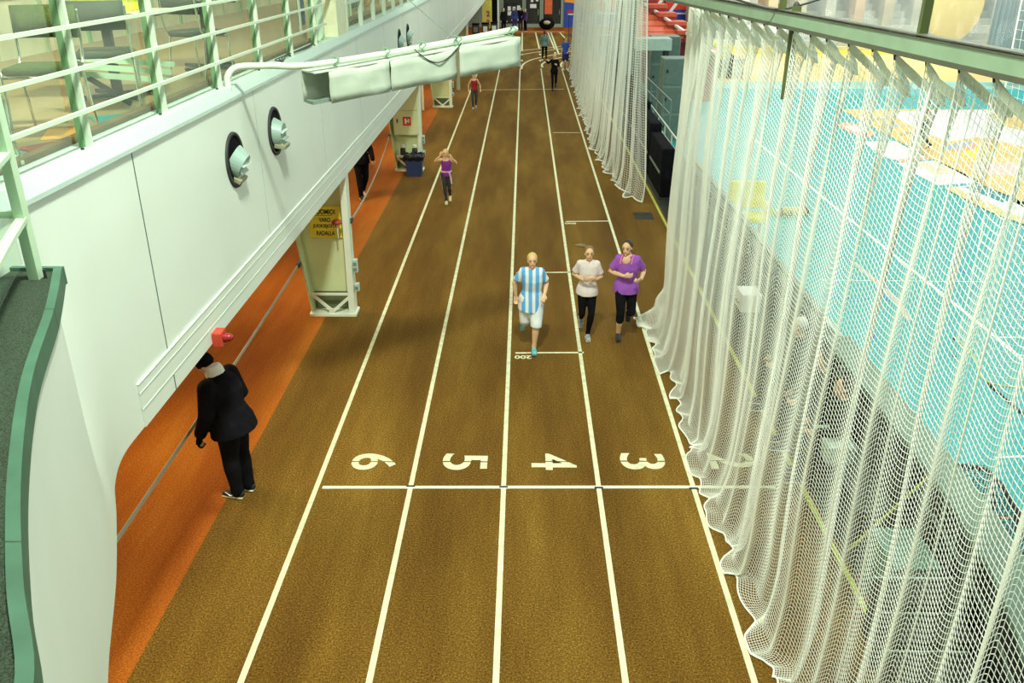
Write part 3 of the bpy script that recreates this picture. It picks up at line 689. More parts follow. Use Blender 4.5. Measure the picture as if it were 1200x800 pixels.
bm = B(); p = on_rail(7.45); bar(bm, p+V((.0, .05, .02)), p+V((.0, .05, 3.2)), .05, .04, (0, 1, 0)); bar(bm, p+V((.07, -.1, .1)), p+V((.07, -.1, -.62)), .07, .03, (0, 1, 0))
tag(obj('hanger_rod', bm, M_olive), 'dark olive hanger rod crossing the rail, left one, showing below it', 'rod')
bm = B(); bar(bm, V((2.12, 11.2, 4.46)), V((2.10, 11.2, 5.9)), .085, .03, (0, 1, 0)); tag(obj('hanging_rod', bm, M_olive), 'dark olive flat rod hanging at the far edge of the near net', 'rod')
bm = B(); p = on_rail(7.5)+V((0, 0, .07)); tube(bm, spline([p+V((-.30, .45, .06)), p+V((-.1, .15, 0)), p, p+V((.12, -.05, .03)), p+V((.32, -.12, .1))], 5), .009, n=6)
ellip(bm, p+V((.10, -.05, .02)), (.03, .03, .04)); tag(obj('tied_rope', bm, M_char), 'dark rope knotted over the rail with its ends sticking out', 'rope')

SP = .345; Y0, Y1 = 11.0, 1.95; NS = int((Y0-Y1)/SP)
nu, nv = 720, 128
u = (np.linspace(0, 1, nu)**1.45)[:, None]; v = np.linspace(0, 1, nv)[None, :]
s = u*NS
rng = np.random.RandomState(3)
def wob(x, k, seed):
    r = np.random.RandomState(seed); o = 0
    for i in range(4): o = o+math.pow(.6, i)*np.sin(x*k*(1.7**i)+r.uniform(0, 6.28))
    return o/2.2
amp = 1+.35*wob(u, 21, 5)
bul = np.abs(np.sin(math.pi*s))
top_z = 5.035-.17*bul*amp
fold = np.sin(2*math.pi*s*.5+.5*wob(u, 30, 8))           # folds that follow the hooks in pairs
low = wob(u, 26, 2)
ytop = Y0+(Y1-Y0)*u; ybot = 13.15+(1.2-13.15)*np.power(u, .97)
f_ = (RA.y-ytop)/(RA.y-RB.y); xtop = RA.x+(RB.x-RA.x)*f_
xtop = xtop+.16*np.clip(1-u*6, 0, 1)
xbot = 2.27+.03*wob(u, 16, 9)+.0*u
L = 5.16
drop = v*L*np.ones_like(u)
Z = top_z-drop
vv = np.clip(v, 0, 1)
# in-plane advance with folds
Y = ytop*(1-vv)+ybot*vv + (.05*np.sin(2*math.pi*s*1.0+1.2)*(1-.5*vv)+.05*wob(u, 60, 4)*vv)
X = xtop*(1-vv)+xbot*vv
X = X + bul*.14*amp*np.exp(-vv*7) + .060*fold*(.45+.55*vv)*(1-.2*vv) + .085*low*vv + .03*np.sin(vv*9+s*.8)*vv
X = X + .022*np.sin(2*math.pi*s*1.5+1.1*wob(u, 18, 7))*(.4+.6*vv)
# where the net reaches the floor it swings out and lies in loose billows
fl = .012+.02*np.abs(wob(s, 2.1, 12)*wob(vv*6, 3, 3))
over = np.clip(.10-Z, 0, None)
swing = np.clip((vv-.80)/.2, 0, 1)**2
X = X - swing*(.12+.09*wob(u, 19, 15)+.03*wob(u, 60, 19)) - np.clip(-Z, 0, .4)*.35
Y = Y + np.clip(-Z, 0, .4)*.4*wob(u, 70, 5) + .16*swing*wob(u, 40, 25)+.06*swing*np.sin(s*3.1)
Z = np.where(Z < .10, .10*np.exp((Z-.10)/.10)+fl, Z+fl*0)
Zf = np.maximum(Z, .008)
# far lower corner kicks out to a gathered heap
k = np.clip(1-u*22, 0, 1)*np.clip((vv-.84)/.16, 0, 1)
X = X - .30*k - .10*k*np.sin(vv*60); Zf = Zf + .05*k*np.abs(np.sin(vv*45+u*90))
grid1 = np.stack([X, Y, Zf], 2)
net1 = thing('divider_net', 'big near white knotted net curtain hanging in folds beside lane three', 'net', (0, 0, 0))
me = strands(grid1, .0024); link('mesh', me, M_net, net1)
# white tape at the top, hooks, edge rope
bm = B(); prev = None
step = 1
for i in range(nu):
    p = V(grid1[i, 0]);
    w = .065
    nx = V((.35, 0, 0))*.05
    r = [bm.verts.new(p+V((-.004, 0, .01))), bm.verts.new(p+V((.004, 0, .01))), bm.verts.new(p+V((.022, 0, -w))), bm.verts.new(p+V((.014, 0, -w)))]
    if prev:
        for a in range(4): bm.faces.new((prev[a], prev[(a+1) % 4], r[(a+1) % 4], r[a]))
    prev = r
obj('header_tape', bm, M_tape, net1)
for i in range(NS+1):
    f = min(nu-1, round((i/NS)**(1/1.45)*(nu-1))); p = V(grid1[f, 0]); q = on_rail(p.y)+V((0, 0, -.05))
    bm = B(); q = V((p.x, p.y, q.z)); tube(bm, [q, q.lerp(p, .4)+V((.008, .006, 0)), q.lerp(p, .75)+V((-.006, 0, 0)), p+V((0, 0, -.02))], .0065, n=6); ellip(bm, p+V((0, 0, .01)), (.012, .012, .018), n=8)
    obj('hook', bm, M_char, net1)
rope = [grid1[i, -1] for i in range(0, nu, 2)]
grid_rope('edge_rope', rope, .009, M_net, net1)
grid_rope('edge_rope', [grid1[0, j] for j in range(0, nv, 2)], .008, M_net, net1)
# heavier seam lines that run down the net
for f in (.30, .42, .485, .66, .70, .775, .83, .875, .90, .95):
    i = int(f**(1/1.45)*nu); grid_rope('seam_cord', [grid1[i, j]+np.array([-.004, 0, 0]) for j in range(1, nv, 2)], .007 if f not in (.66, .83, .9) else .010, M_net, net1)

# second net further along the track
nu2, nv2 = 560, 100
u = np.linspace(0, 1, nu2)[:, None]; v = np.linspace(0, 1, nv2)[None, :]
keys_b = [(2.92, 20.4), (2.78, 20.9), (2.52, 22.4), (2.38, 24.5), (2.25, 27.5), (2.30, 31), (2.35, 37), (2.42, 46)]
sp = spline([V(k) for k in keys_b], 12); L_ = [0]
for a, b in zip(sp, sp[1:]): L_.append(L_[-1]+(b-a).length)
bx = np.interp(u[:, 0]*L_[-1], L_, [p.x for p in sp])[:, None]; by = np.interp(u[:, 0]*L_[-1], L_, [p.y for p in sp])[:, None]
ty = 20.3+(46-20.3)*u; tx = 2.62+.0*u
s = u*62
X = tx*(1-v)+bx*v + .07*np.sin(2*math.pi*s*.5)*(.6+.4*v)+.07*wob(u, 60, 31)*v+.04*np.sin(2*math.pi*s*.83+1)
Y = ty*(1-v)+by*v + .08*np.sin(2*math.pi*s+.6)
Z = 5.7-5.72*v*np.ones_like(u)
sw = np.clip((v-.88)/.12, 0, 1)**2
X = X - sw*(.09+.12*wob(u, 110, 6)); Y = Y+sw*.1*wob(u, 90, 16)
Z = np.maximum(Z, .012) + sw*.05*np.abs(wob(u, 130, 9))
g2 = np.stack([X, Y, Z], 2)
net2 = thing('divider_net', 'far white net curtain gathered in narrow folds, beyond the gap with the barrier', 'net', (0, 0, 0))
link('mesh', strands(g2, .0048), M_net, net2)
grid_rope('edge_rope', [g2[i, -1] for i in range(0, nu2, 1)], .016, M_net, net2)
grid_rope('edge_rope', [g2[0, j] for j in range(0, nv2, 2)], .014, M_net, net2)
for j, (x, y, l) in enumerate(((2.72, 20.6, 4.86), (2.50, 23.0, 4.97))):
    bm = B(); tube(bm, spline([(x-.22, y-.05, 5.7), (x-.22, y-.05, l+.15), (x-.18, y-.05, l), (x-.1, y-.05, l), (x-.06, y-.05, l+.15), (x-.06, y-.05, 5.7)], 5), .012, n=6)
    tag(obj('hanging_rope_loop', bm, mat('sage_rope', (.42, .5, .3), .7)), ['larger rope loop hanging at the near edge of the far net', 'smaller rope loop hanging over the middle of the far net'][j], 'rope')
bm = B(); bar(bm, (2.62, 20.0, 5.78), (2.62, 46.2, 5.78), .06, .09); tag(obj('curtain_rail', bm, M_beamg), 'steel rail above the far net curtain', 'rail')
# third net behind, ending in mid air
nu3, nv3 = 90, 46
u = np.linspace(0, 1, nu3)[:, None]; v = np.linspace(0, 1, nv3)[None, :]
X = 3.75+.25*u+.05*np.sin(u*40)+.0*v; Y = 6.75-4.4*u+.03*np.sin(v*7+u*30)+.25*(1-v)*(1-u); Z = 5.6-3.05*v-.10*np.abs(np.sin(u*math.pi*5))*v+.0*u
g3 = np.stack([X+0*v, Y, Z], 2)
net3 = thing('short_net', 'short net behind the big one, its scalloped lower edge hanging over the goal', 'net', (0, 0, 0))
link('mesh', strands(g3, .0018), M_net, net3)
grid_rope('edge_rope', [g3[i, -1] for i in range(nu3)], .010, mat('sage_rope', (.42, .5, .3), .7), net3)
grid_rope('edge_rope', [g3[0, j] for j in range(nv3)], .007, M_net, net3)
bm = B(); bar(bm, (3.75, 7.1, 5.65), (4.0, 2.3, 5.65), .05, .06); tag(obj('curtain_rail', bm, M_beamg), 'thin rail holding the short net', 'rail')

# ------------------------------------------------------------------ barrier between track and court
bp = spline([(3.55, 4.0), (3.80, 4.75), (3.96, 5.4), (4.06, 6.1), (4.12, 7), (4.13, 9), (4.12, 14), (4.12, 22)], 6)
nb = [p for p in bp if p.y < 10.6]
bm = B(); ribbon(bm, nb, .34, .94, 1.0); ribbon(bm, [V((p.x+.1, p.y)) for p in bp if p.y > 10.4], .10, .90, .96); ba = struct('barrier_wall', bm, mat('grey_green_ledge', (.15, .25, .19), .5, var=.06))
bm = B(); ribbon(bm, [(p.x+.11, p.y) for p in bp], .08, -1.6, .94); obj('court_side_board', bm, M_greyL, ba)
bm = B(); ribbon(bm, [(p.x-.13, p.y) for p in bp], .05, -.02, .94); obj('track_side_board', bm, mat('dark_green_board', (.018, .022, .018), .6, var=.5, scale=2), ba)
for i in range(9):
    y = 6.3+i*1.6; bm = B(); box(bm, 3.93, 3.962, y, y+.09, 0, .94); obj('upright', bm, M_grey, ba)
bm = B(); ribbon(bm, [(p.x-.158, p.y) for p in bp], .012, .62, .67); obj('inner_rail', bm, M_grey, ba)
# dark steps with pale nosing
st = thing('dark_steps', 'dark carpeted steps with pale nosing strips at the bottom right', 'steps', (0, 0, 0))
for k in range(6):
    y = 6.0-.345*k; z = .62-.085*k
    bm = B(); box(bm, 3.08-.07*k, 3.78-.09*k, y-.345, y, 0, z, bev=.004); obj('step', bm, M_dark, st)
    bm = B(); box(bm, 3.08-.07*k, 3.78-.09*k, y-.016, y+.004, z-.01, z+.006); obj('nosing', bm, M_greyL, st)
# bench and things along the barrier, seen through the net
be = thing('team_bench', 'long dark team bench along the barrier behind the big net', 'bench', (3.62, 0, 0))
bm = B(); box(bm, -.19, .19, 7.2, 14.2, .41, .46, bev=.01); obj('seat', bm, mat('grey_bench', (.07, .09, .075), .6), be)
for i in range(5):
    bm = B(); y = 7.4+i*1.65; box(bm, -.16, .16, y, y+.06, 0, .41); obj('leg', bm, M_char, be)
bm = B(); box(bm, .20, .24, 7.2, 14.2, .5, .9, bev=.01); obj('backrest', bm, M_char, be)
def casebox(x, y, z0, w, d, h, m, label):
    t = thing('equipment_case', label, 'case', (x, y, z0))
    bm = B(); box(bm, -w/2, w/2, -d/2, d/2, 0, h*.72, bev=.012); obj('body', bm, m, t)
    bm = B(); box(bm, -w/2-.006, w/2+.006, -d/2-.006, d/2+.006, h*.72, h, bev=.012); obj('lid', bm, m, t)
    bm = B(); tube(bm, [(-w/2-.01, -.07, h*.4), (-w/2-.04, -.07, h*.45), (-w/2-.04, .07, h*.45), (-w/2-.01, .07, h*.4)], .008, n=6); obj('handle', bm, M_char, t)
casebox(3.60, 6.55, 0, .42, .6, .52, mat('teal_grey_case', (.16, .32, .26), .5), 'teal grey equipment case nearest the steps behind the net')
casebox(3.50, 8.3, .461, .3, .5, .22, M_greyL, 'pale grey case lying on the team bench')
casebox(3.55, 12.6, .461, .3, .4, .3, M_white, 'white box standing at the far end of the team bench')
bm = B(); tube(bm, [(3.34, 7.12, .03), (3.60, 7.05, .5), (3.90, 6.98, 1.02)], .016, n=8); tag(obj('hockey_stick', bm, M_yline), 'yellow green stick leaning on the barrier behind the net', 'stick')
# yellow padded seat tower and lying bag on the court
ys = thing('judge_seat', 'yellow padded judge seat on the turquoise court behind the net', 'seat', (5.55, 20.6, CZ))
bm = B(); box(bm, -.45, .45, .28, .40, .75, 1.45, bev=.05); obj('backrest', bm, M_yel, ys)
bm = B(); box(bm, -.45, .45, -.35, .28, .55, .70, bev=.04); obj('seat', bm, M_yel, ys)
for sx in (-1, 1):
    bm = B(); box(bm, sx*.45-.05, sx*.45+.05, -.35, .28, .72, .98, bev=.03); obj('armrest', bm, M_yel, ys)
    for sy in (-.3, .3):
        bm = B(); bar(bm, (sx*.40, sy, 0), (sx*.40, sy, .56), .05, .05, (0, 1, 0)); obj('leg', bm, M_char, ys)
lb = thing('training_bag', 'low yellow and black striped bag lying on the court', 'bag', (7.35, 22.9, CZ), R(8))
bm = B(); tube(bm, spline([(-.45, 0, .10), (-.2, .03, .12), (0, 0, .13), (.25, -.02, .12), (.45, .03, .09)], 3), [.07]+[.12]*11+[.08], n=12); obj('body', bm, mat('gold_cloth', (.72, .62, .22), .7), lb, True)
for x in (-.33, -.05, .2, .4):
    bm = B(); cyl(bm, (x-.03, .01, .115), (x+.03, .01, .115), .126, 14); obj('strap', bm, M_char, lb)
# floorball goal standing by the barrier
go = thing('floorball_goal', 'dark red and black goal frame with net on court by the barrier', 'goal', (4.85, 7.55, CZ), R(-8))
Wg, Hg = 1.9, 1.25
def gp(x, y, z): return (x, y, z)
bm = B(); tube(bm, spline([(0, -Wg/2, 0), (0, -Wg/2, Hg-.2), (0, -Wg/2+.15, Hg), (0, 0, Hg), (0, Wg/2-.15, Hg), (0, Wg/2, Hg-.2), (0, Wg/2, 0)], 5), .032, n=8); obj('front_frame', bm, mat('dark_red_tube', (.16, .02, .015), .4), go, True)
bm = B(); tube(bm, spline([(.0, -Wg/2, .03), (.6, -Wg/2+.15, .03), (.68, 0, .03), (.6, Wg/2-.15, .03), (.0, Wg/2, .03)], 5), .028, n=8); obj('floor_frame', bm, M_char, go, True)
bm = B(); tube(bm, spline([(.0, -Wg/2+.1, Hg), (.32, -Wg/2+.2, Hg), (.36, 0, Hg), (.32, Wg/2-.2, Hg), (.0, Wg/2-.1, Hg)], 5), .028, n=8); obj('top_frame', bm, M_char, go, True)
for sy in (-1, 0, 1):
    bm = B(); tube(bm, [(.34, sy*.7, Hg), (.66, sy*.75, .03)], .02, n=8); obj('stay', bm, M_char, go, True)
a_ = np.linspace(0, 1, 30)[:, None]; b_ = np.linspace(0, 1, 22)[None, :]
gx = (.33+.31*b_)*np.power(np.sin(math.pi*a_), .25); gy = (a_-.5)*(Wg-.12)+0*b_; gz = Hg-(Hg-.05)*b_+0*a_
link('netting', strands(np.stack([gx+0*b_, gy, gz], 2), .004), M_char, go)
a_ = np.linspace(0, 1, 30)[:, None]; b_ = np.linspace(0, 1, 8)[None, :]
link('top_netting', strands(np.stack([.33*b_+0*a_, (a_-.5)*(Wg-.12)+0*b_, Hg+0*a_+0*b_], 2), .004), M_char, go)
bm = B(); tube(bm, [G(1157, 449, -.1), G(1290, 566, -.1)], .022, n=6); o = obj('long_pole', bm, M_char); tag(o, 'thin dark pole reaching away behind the short net edge', 'pole')


# ------------------------------------------------------------------ gap between the nets: rails, cabinets, red blocks
def hall_rail(name, a, b, h, nb, label, m=M_wrail, z0=0):
    t = thing(name, label, 'railing', (0, 0, 0)); a, b = V((*a, z0)), V((*b, z0))
    for i in range(nb+1):
        p = a.lerp(b, i/nb); bm = B(); bar(bm, p, p+V((0, 0, h)), .04, .04, (0, 1, 0)); obj('post', bm, m, t)
    for k in range(4):
        z = h*(k+1)/4; bm = B(); bar(bm, a+V((0, 0, z-.02)), b+V((0, 0, z-.02)), .035, .035); obj('rail', bm, m, t)
hall_rail('guard_railing', (3.98, 29.4), (3.90, 21.6), 1.25, 6, 'white guard railing in the gap between the two nets')
hall_rail('guard_railing', (4.3, 31.4), (4.35, 26.0), 1.6, 4, 'grey guard railing nearer the far net with dark posts', M_grey)
for i in range(4):
    t = thing('padded_barrier', 'black padded block in the row between the far net and the white railing', 'pad', (3.52, 21.9+i*2.3, 0), 0, 'black padded blocks in the gap')
    bm = B(); box(bm, -.16, .16, -1.1, 1.1, .05, 1.25+.2*i, bev=.05); obj('cover', bm, M_black, t)
    bm = B(); box(bm, -.18, .18, -1.12, 1.12, 0, .05); obj('base', bm, M_char, t)
    bm = B(); box(bm, -.175, -.16, -.9, .9, .6, .66); obj('strap', bm, M_grey, t)
for i, (x, y, h, w, lbl) in enumerate(((5.7, 33.5, 2.0, 1.1, 'grey locker block behind the guard railing, nearest'), (5.95, 38.4, 2.35, 1.2, 'grey locker block behind the first one by the red blocks'))):
    t = thing('steel_locker', lbl, 'locker', (x, y, -1.0)); h += 1.0
    bm = B(); box(bm, -w/2, w/2, -.5, .5, 0, h, bev=.01); obj('body', bm, M_grey, t)
    for k in range(3):
        bm = B(); box(bm, -w/2+.04, w/2-.04, -.53, -.50, .08+k*h/3, (k+1)*h/3-.03, bev=.006); o = obj('door', bm, mat('locker_door', (.13, .19, .16), .5), t)
        bm = B(); box(bm, -w/2+.1, -w/2+.18, -.55, -.53, (k+.5)*h/3, (k+.5)*h/3+.12); obj('handle', bm, M_char, o)
t = thing('score_table', 'pale topped grey table box standing left of the lockers', 'table', (5.1, 36.3, -1.0))
bm = B(); box(bm, -.65, .75, -.5, .5, 3.0, 3.45, bev=.02); obj('tabletop', bm, M_greyL, t)
for sx in (-.55, .6):
    for sy in (-.4, .4): bm = B(); bar(bm, (sx, sy, 0), (sx, sy, 3.0), .12, .12, (0, 1, 0)); obj('leg', bm, M_char, t)
bm = B(); box(bm, -.14, .14, -2.2, 2.2, -.4, 5.1, bev=.02); o = obj('tall_panel', bm, mat('panel_sage', (.26, .34, .27), .5)); o.location = (5.05, 44.5, -.6); tag(o, 'tall grey green panel standing edge-on beside the far net', 'panel')
bm = B(); box(bm, -.16, .16, -2.25, 2.25, 5.1, 5.16); obj('cap', bm, M_greyL, o)
# red tiered blocks (folded stand) with white stringer
ts = thing('red_tiered_stand', 'red stepped seating stand with white stringer in the gap between nets', 'stand', (0, 0, 0))
for k in range(7):
    y = 50.5-k*1.15; z = 3.4-k*.34; x = 6.2+k*.34
    bm = B(); box(bm, x, x+.95, y-1.15, y, z-.20, z, bev=.02); obj('seat_row', bm, mat('brick_red', (.62, .12, .06), .6), ts)
    bm = B(); box(bm, x+.05, x+.95, y-1.1, y-.05, -1.0, z-.2); obj('riser', bm, M_wine, ts)
bm = B(); bar(bm, (6.02, 50.8, 3.35), (8.9, 42.0, 1.25), .14, .12); obj('stringer', bm, M_white, ts)
bm = B(); bar(bm, (5.98, 50.8, 3.1), (8.86, 42.0, 1.0), .1, .4); obj('side_board', bm, M_brown, ts)
bm = B(); n = 6; P_ = [(5.3, 50.8, 3.2), (6.0, 50.8, 3.2), (7.9, 44.6, 1.7), (5.4, 44.6, 1.7)]
rs = thing('red_slope', 'orange red slatted slope left of the white stringer', 'ramp', (0, 0, 0))
for i in range(7):
    f0, f1 = i/7, (i+.88)/7; a0 = V(P_[0]).lerp(V(P_[3]), f0); a1 = V(P_[0]).lerp(V(P_[3]), f1); b0 = V(P_[1]).lerp(V(P_[2]), f0); b1 = V(P_[1]).lerp(V(P_[2]), f1)
    bm = B(); quad_slab(bm, a0, b0, b1, a1, .08); obj('slat', bm, mat('slat_red', (.75, .14, .06), .5), rs)
bm = B(); quad_slab(bm, V(P_[0])-V((0, 0, .15)), V(P_[1])-V((0, 0, .15)), V(P_[2])-V((0, 0, .15)), V(P_[3])-V((0, 0, .15)), .1); obj('backing', bm, M_wine, rs)
# crash mats
for i, (x, y, w, d, z0, h, m, lb_) in enumerate(((10.0, 52.5, 3.4, 2.2, 0, .75, M_yel, 'bright yellow crash mat behind the red stand'), (9.8, 55.8, 4.2, 2.0, 0, .55, mat('sky_mat', (.12, .30, .62), .5), 'blue crash mat behind the yellow one'),
                                         (9.7, 61.2, 2.3, 1.6, 0, 1.3, mat('lime_mat', (.40, .62, .12), .5), 'green and white mat block under the blue wall'))):
    t = thing('crash_mat', lb_, 'mat', (x, y, z0))
    bm = B(); box(bm, -w/2, w/2, -d/2, d/2, 0, h, bev=.06); obj('cover', bm, m, t)
    bm = B(); box(bm, -w/2-.01, w/2+.01, -d/2-.01, d/2+.01, h*.48, h*.52); obj('seam', bm, M_white if i < 2 else M_brown, t)
    bm = B(); box(bm, -w/2+.1, w/2-.1, -d/2+.1, d/2-.1, h, h+.05, bev=.02); obj('top_cover', bm, [M_yel, M_greyL, M_white][i], t)
# treadmill-like dark gym machine
gm = thing('gym_machine', 'dark exercise machine standing under the striped red banner', 'machine', (7.1, 62.0, 0))
bm = B(); box(bm, -1.1, .9, -.4, .4, 0, .9, bev=.04); obj('base', bm, mat('ink_blue', (.02, .03, .10), .4), gm)
bm = B(); box(bm, -.7, .6, -.3, .3, 1.05, 1.5, bev=.04); obj('console', bm, M_char, gm)
for x in (-.9, .75): bm = B(); bar(bm, (x, 0, .9), (x, 0, 2.2), .08, .08, (0, 1, 0)); obj('upright', bm, M_char, gm)
bm = B(); ellip(bm, (-.5, -.1, 1.6), (.3, .25, .2)); ellip(bm, (.35, -.1, 1.62), (.3, .25, .2)); obj('white_pad', bm, M_white, gm, True)
bm = B(); bar(bm, (-.9, 0, 2.15), (.75, 0, 2.15), .06, .06); obj('cross_bar', bm, M_grey, gm)
for i, x in enumerate((5.9, 6.95, 8.9)):
    bm = B(); bar(bm, (x, 58.5, 0), (x, 58.5, 4.4), .10, .10, (0, 1, 0)); tag(obj('slim_post', bm, M_char), ['left', 'middle', 'right'][i]+' one of three dark posts before the striped banner', 'post')

# ------------------------------------------------------------------ far wall
WY = 73.6
bm = B(); box(bm, -12, 60, WY, WY+.3, -1.6, 9); bw = struct('wall_back', bm, mat('grey_back_wall', (.30, .36, .30), .6))
def door(n, x0, x1, papers, m=M_glassD, label=None):
    bm = B(); box(bm, x0, x1, WY-.06, WY-.0, 0, 2.9); o = struct('door_%d' % n, bm, mat('door_frame_grey', (.30, .38, .30), .5))
    bm = B(); box(bm, x0+.12, x1-.12, WY-.08, WY-.055, .28, 2.8); obj('pane', bm, m, o)
    bm = B(); box(bm, x1-.28, x1-.22, WY-.13, WY-.08, .95, 1.35); obj('door_handle', bm, M_chrome, o)
    for px, pz, w, h in papers:
        bm = B(); box(bm, x0+px, x0+px+w, WY-.095, WY-.08, pz, pz+h); obj('paper_notice', bm, M_white, o)
door(1, -2.85, -1.95, [(.25, .9, .25, .3)], mat('sage_door', (.28, .36, .22), .5))
door(2, -1.8, -.05, [(.45, 1.25, .26, .32), (.85, 1.25, .22, .3), (1.2, 1.3, .26, .34), (.45, .9, .5, .3)])
door(3, 0.0, 1.35, [(.45, 1.45, .5, .3), (.5, 1.9, .2, .2), (.9, 1.95, .2, .12)])
door(4, 1.4, 3.05, [])
bm = B(); box(bm, 1.62, 2.22, WY-.12, WY-.09, 1.0, 2.6); tag(obj('orange_poster', bm, mat('poster_orange', (.80, .15, .05), .5, var=.2, scale=9)), 'tall orange red poster on the far glass door', 'poster')
bm = B(); box(bm, -2.7, -2.2, WY-.12, WY-.09, 1.75, 2.6); tag(obj('small_orange_poster', bm, mat('poster_rust', (.45, .12, .04), .5, var=.4, scale=6)), 'small rust orange poster above the pale door', 'poster')
# painted mural panel
mu = thing('wall_mural', 'orange, blue and red painted mural board on the far wall', 'mural', (3.2, WY-.12, 0))
bm = B(); box(bm, 0, 10.2, 0, .1, 0, 4.2); obj('board', bm, M_blue, mu)
def mp(pts, m, name='painted_shape', y=-.012):
    bm = B(); a = [bm.verts.new((x, y, z)) for x, z in pts]; b = [bm.verts.new((x, 0, z)) for x, z in pts]
    bm.faces.new(a); bm.faces.new(b[::-1])
    for i in range(len(a)): bm.faces.new((a[i], a[(i+1) % len(a)], b[(i+1) % len(a)], b[i]))
    obj(name, bm, m, mu)
mp([(0, 1.9), (.6, 1.85), (1.3, 1.6), (1.7, 1.25), (2.1, 1.15), (2.6, 1.6), (3.2, 2.4), (3.4, 3.4), (0, 3.4)], M_orangeP)
mp([(1.2, 2.3), (1.9, 1.75), (2.5, 2.3), (1.9, 2.9)], M_blue, y=-.02)
mp([(2.6, 1.5), (3.0, 1.35), (10.2, 1.35), (10.2, 3.8), (3.3, 3.8), (3.2, 2.4)], M_redP)
mp([(2.2, 1.15), (2.5, 1.0), (10.2, 1.0), (10.2, 1.12), (3.0, 1.12), (2.7, 1.35)], M_white, y=-.02)
mp([(3.0, 2.4), (3.25, 2.4), (3.6, 1.6), (3.4, 1.5)], M_white, y=-.02)
mp([(.2, 1.05), (.9, 1.05), (.9, 1.2), (.45, 1.35), (.2, 1.25)], M_wine, y=-.02)
for k in range(5):
    x = 5.6+k*1.35; mp([(x, 1.15), (x+.28, 1.15), (x+1.9, 3.4), (x+1.6, 3.4)], M_white, y=-.022)
for k in range(9): mp([(3.8+k*.55, .9), (3.82+k*.55, .9), (3.82+k*.55, 1.02), (3.8+k*.55, 1.02)], M_char, y=-.03)
# dark wall corner items on the left: yellow board, bins
yb = thing('number_board', 'yellow board with dark digits leaning beyond the boom', 'board', (-2.7, 66, 0))
bm = B(); box(bm, -.35, .35, 0, .06, .5, 2.4, bev=.01); bar(bm, (-.3, .03, 0), (-.3, .03, .5), .05); bar(bm, (.3, .03, 0), (.3, .03, .5), .05); obj('board', bm, mat('mustard', (.62, .58, .12), .5), yb)
for z in (.9, 1.5): 
    bmt, w, h = text_bm('2', .5, .01, .02); bmesh.ops.transform(bmt, matrix=Matrix.Translation((.08, -.01, z)) @ Matrix.Rotation(math.pi/2, 4, 'X'), verts=bmt.verts); obj('digit', bmt, M_wine, yb)
for i, x in enumerate((-3.4, -2.75, -2.15)):
    t = thing('wheeled_bin', ['leftmost', 'middle', 'rightmost'][i]+' of three dark bins under the yellow number board', 'bin', (x, 63.5+i*.6, 0))
    bm = B(); box(bm, -.24, .24, -.25, .25, .04, .95, bev=.03); obj('body', bm, M_char, t)
    bm = B(); box(bm, -.26, .26, -.28, .27, .95, 1.03, bev=.02); obj('lid', bm, M_black, t)
    bm = B(); box(bm, -.15, .15, -.27, -.25, .45, .8); obj('label_sheet', bm, M_white if i else M_grey, t)
bm = B(); box(bm, -1.95, -1.85, 66, 66.1, 0, 4); tag(obj('slim_post', bm, M_white), 'white slim post left of the far doors', 'post')
bm = B(); box(bm, -2.5, -1.97, 66.2, 66.8, 0, 4); struct('dark_column', bm, M_black)
# hurdle stand, equipment near the far doors
def hurdle(x, y, h, w, label, rz=0):
    t = thing('hurdle', label, 'hurdle', (x, y, 0), rz, 'hurdles beside the far bend')
    bm = B(); box(bm, -w/2, w/2, -.015, .015, h-.07, h, bev=.004); obj('top_bar', bm, M_white, t)
    for sx in (-1, 1):
        bm = B(); bar(bm, (sx*w*.4, 0, .04), (sx*w*.4, 0, h-.05), .035, .035, (0, 1, 0)); obj('upright', bm, M_navy, t)
        bm = B(); bar(bm, (sx*w*.4, -.35, .02), (sx*w*.4, .35, .02), .06, .04); obj('foot', bm, M_greyL, t)
for i, (x, y, h, w) in enumerate(((3.2, 59.5, 1.9, .75), (4.1, 61.5, .9, 1.1), (5.0, 57.5, .8, 1.1), (5.15, 62.5, 1.0, 1.2), (4.5, 65.5, .9, 1.1))):
    hurdle(x, y, h, w, ['tall narrow blue and white stand by the teal jacket person', 'white hurdle next to the tall narrow stand', 'hurdle nearest the far net edge', 'pale hurdle behind, partly hidden by net', 'hurdle closest to the blue mural wall'][i])
bm = B(); tube(bm, [(0, 0, .42), (0, 0, .43)], [.01, .01]); ellip(bm, (0, 0, .42), (.62, .4, .42)); o = obj('sack', bm, M_black, smooth=True); o.location = (1.75, 71.3, 0); tag(o, 'big black sack slumped before the orange poster door', 'sack')
bm = B(); ellip(bm, (0, -.38, .55), (.28, .1, .15)); obj('pale_flap', bm, mat('khaki', (.55, .5, .3), .7), o, True)

# ------------------------------------------------------------------ far side of the arena
bm = B(); box(bm, 12.6, 26, 63.6, 63.9, CZ, CZ+.5, bev=.02); tag(obj('advertising_board', bm, mat('board_yellow', (.85, .78, .12), .5)), 'long low yellow board along the far side of the court', 'board')
bl_ = thing('folded_bleachers', 'pale grey folded bleachers behind the yellow board', 'bleachers', (0, 0, 0))
for k in range(8):
    bm = B(); box(bm, 12.6, 40, 65.2+k*.8, 66.0+k*.8, CZ, CZ+.75+k*.45, bev=.01); obj('tier', bm, mat('tier_%d' % (k % 2), (.50, .52, .44) if k % 2 else (.62, .64, .56), .6, var=.15, scale=.7), bl_)
for k in range(13):
    bm = B(); box(bm, 13.5+k*2.1, 14.2+k*2.1, 66.9, 72.2, CZ+1.5, CZ+4.9-.0*k); obj('seat_block', bm, mat('seat_block_%d' % (k % 3), [(.56, .52, .38), (.55, .57, .50), (.62, .46, .30)][k % 3], .6, var=.2, scale=1), bl_)
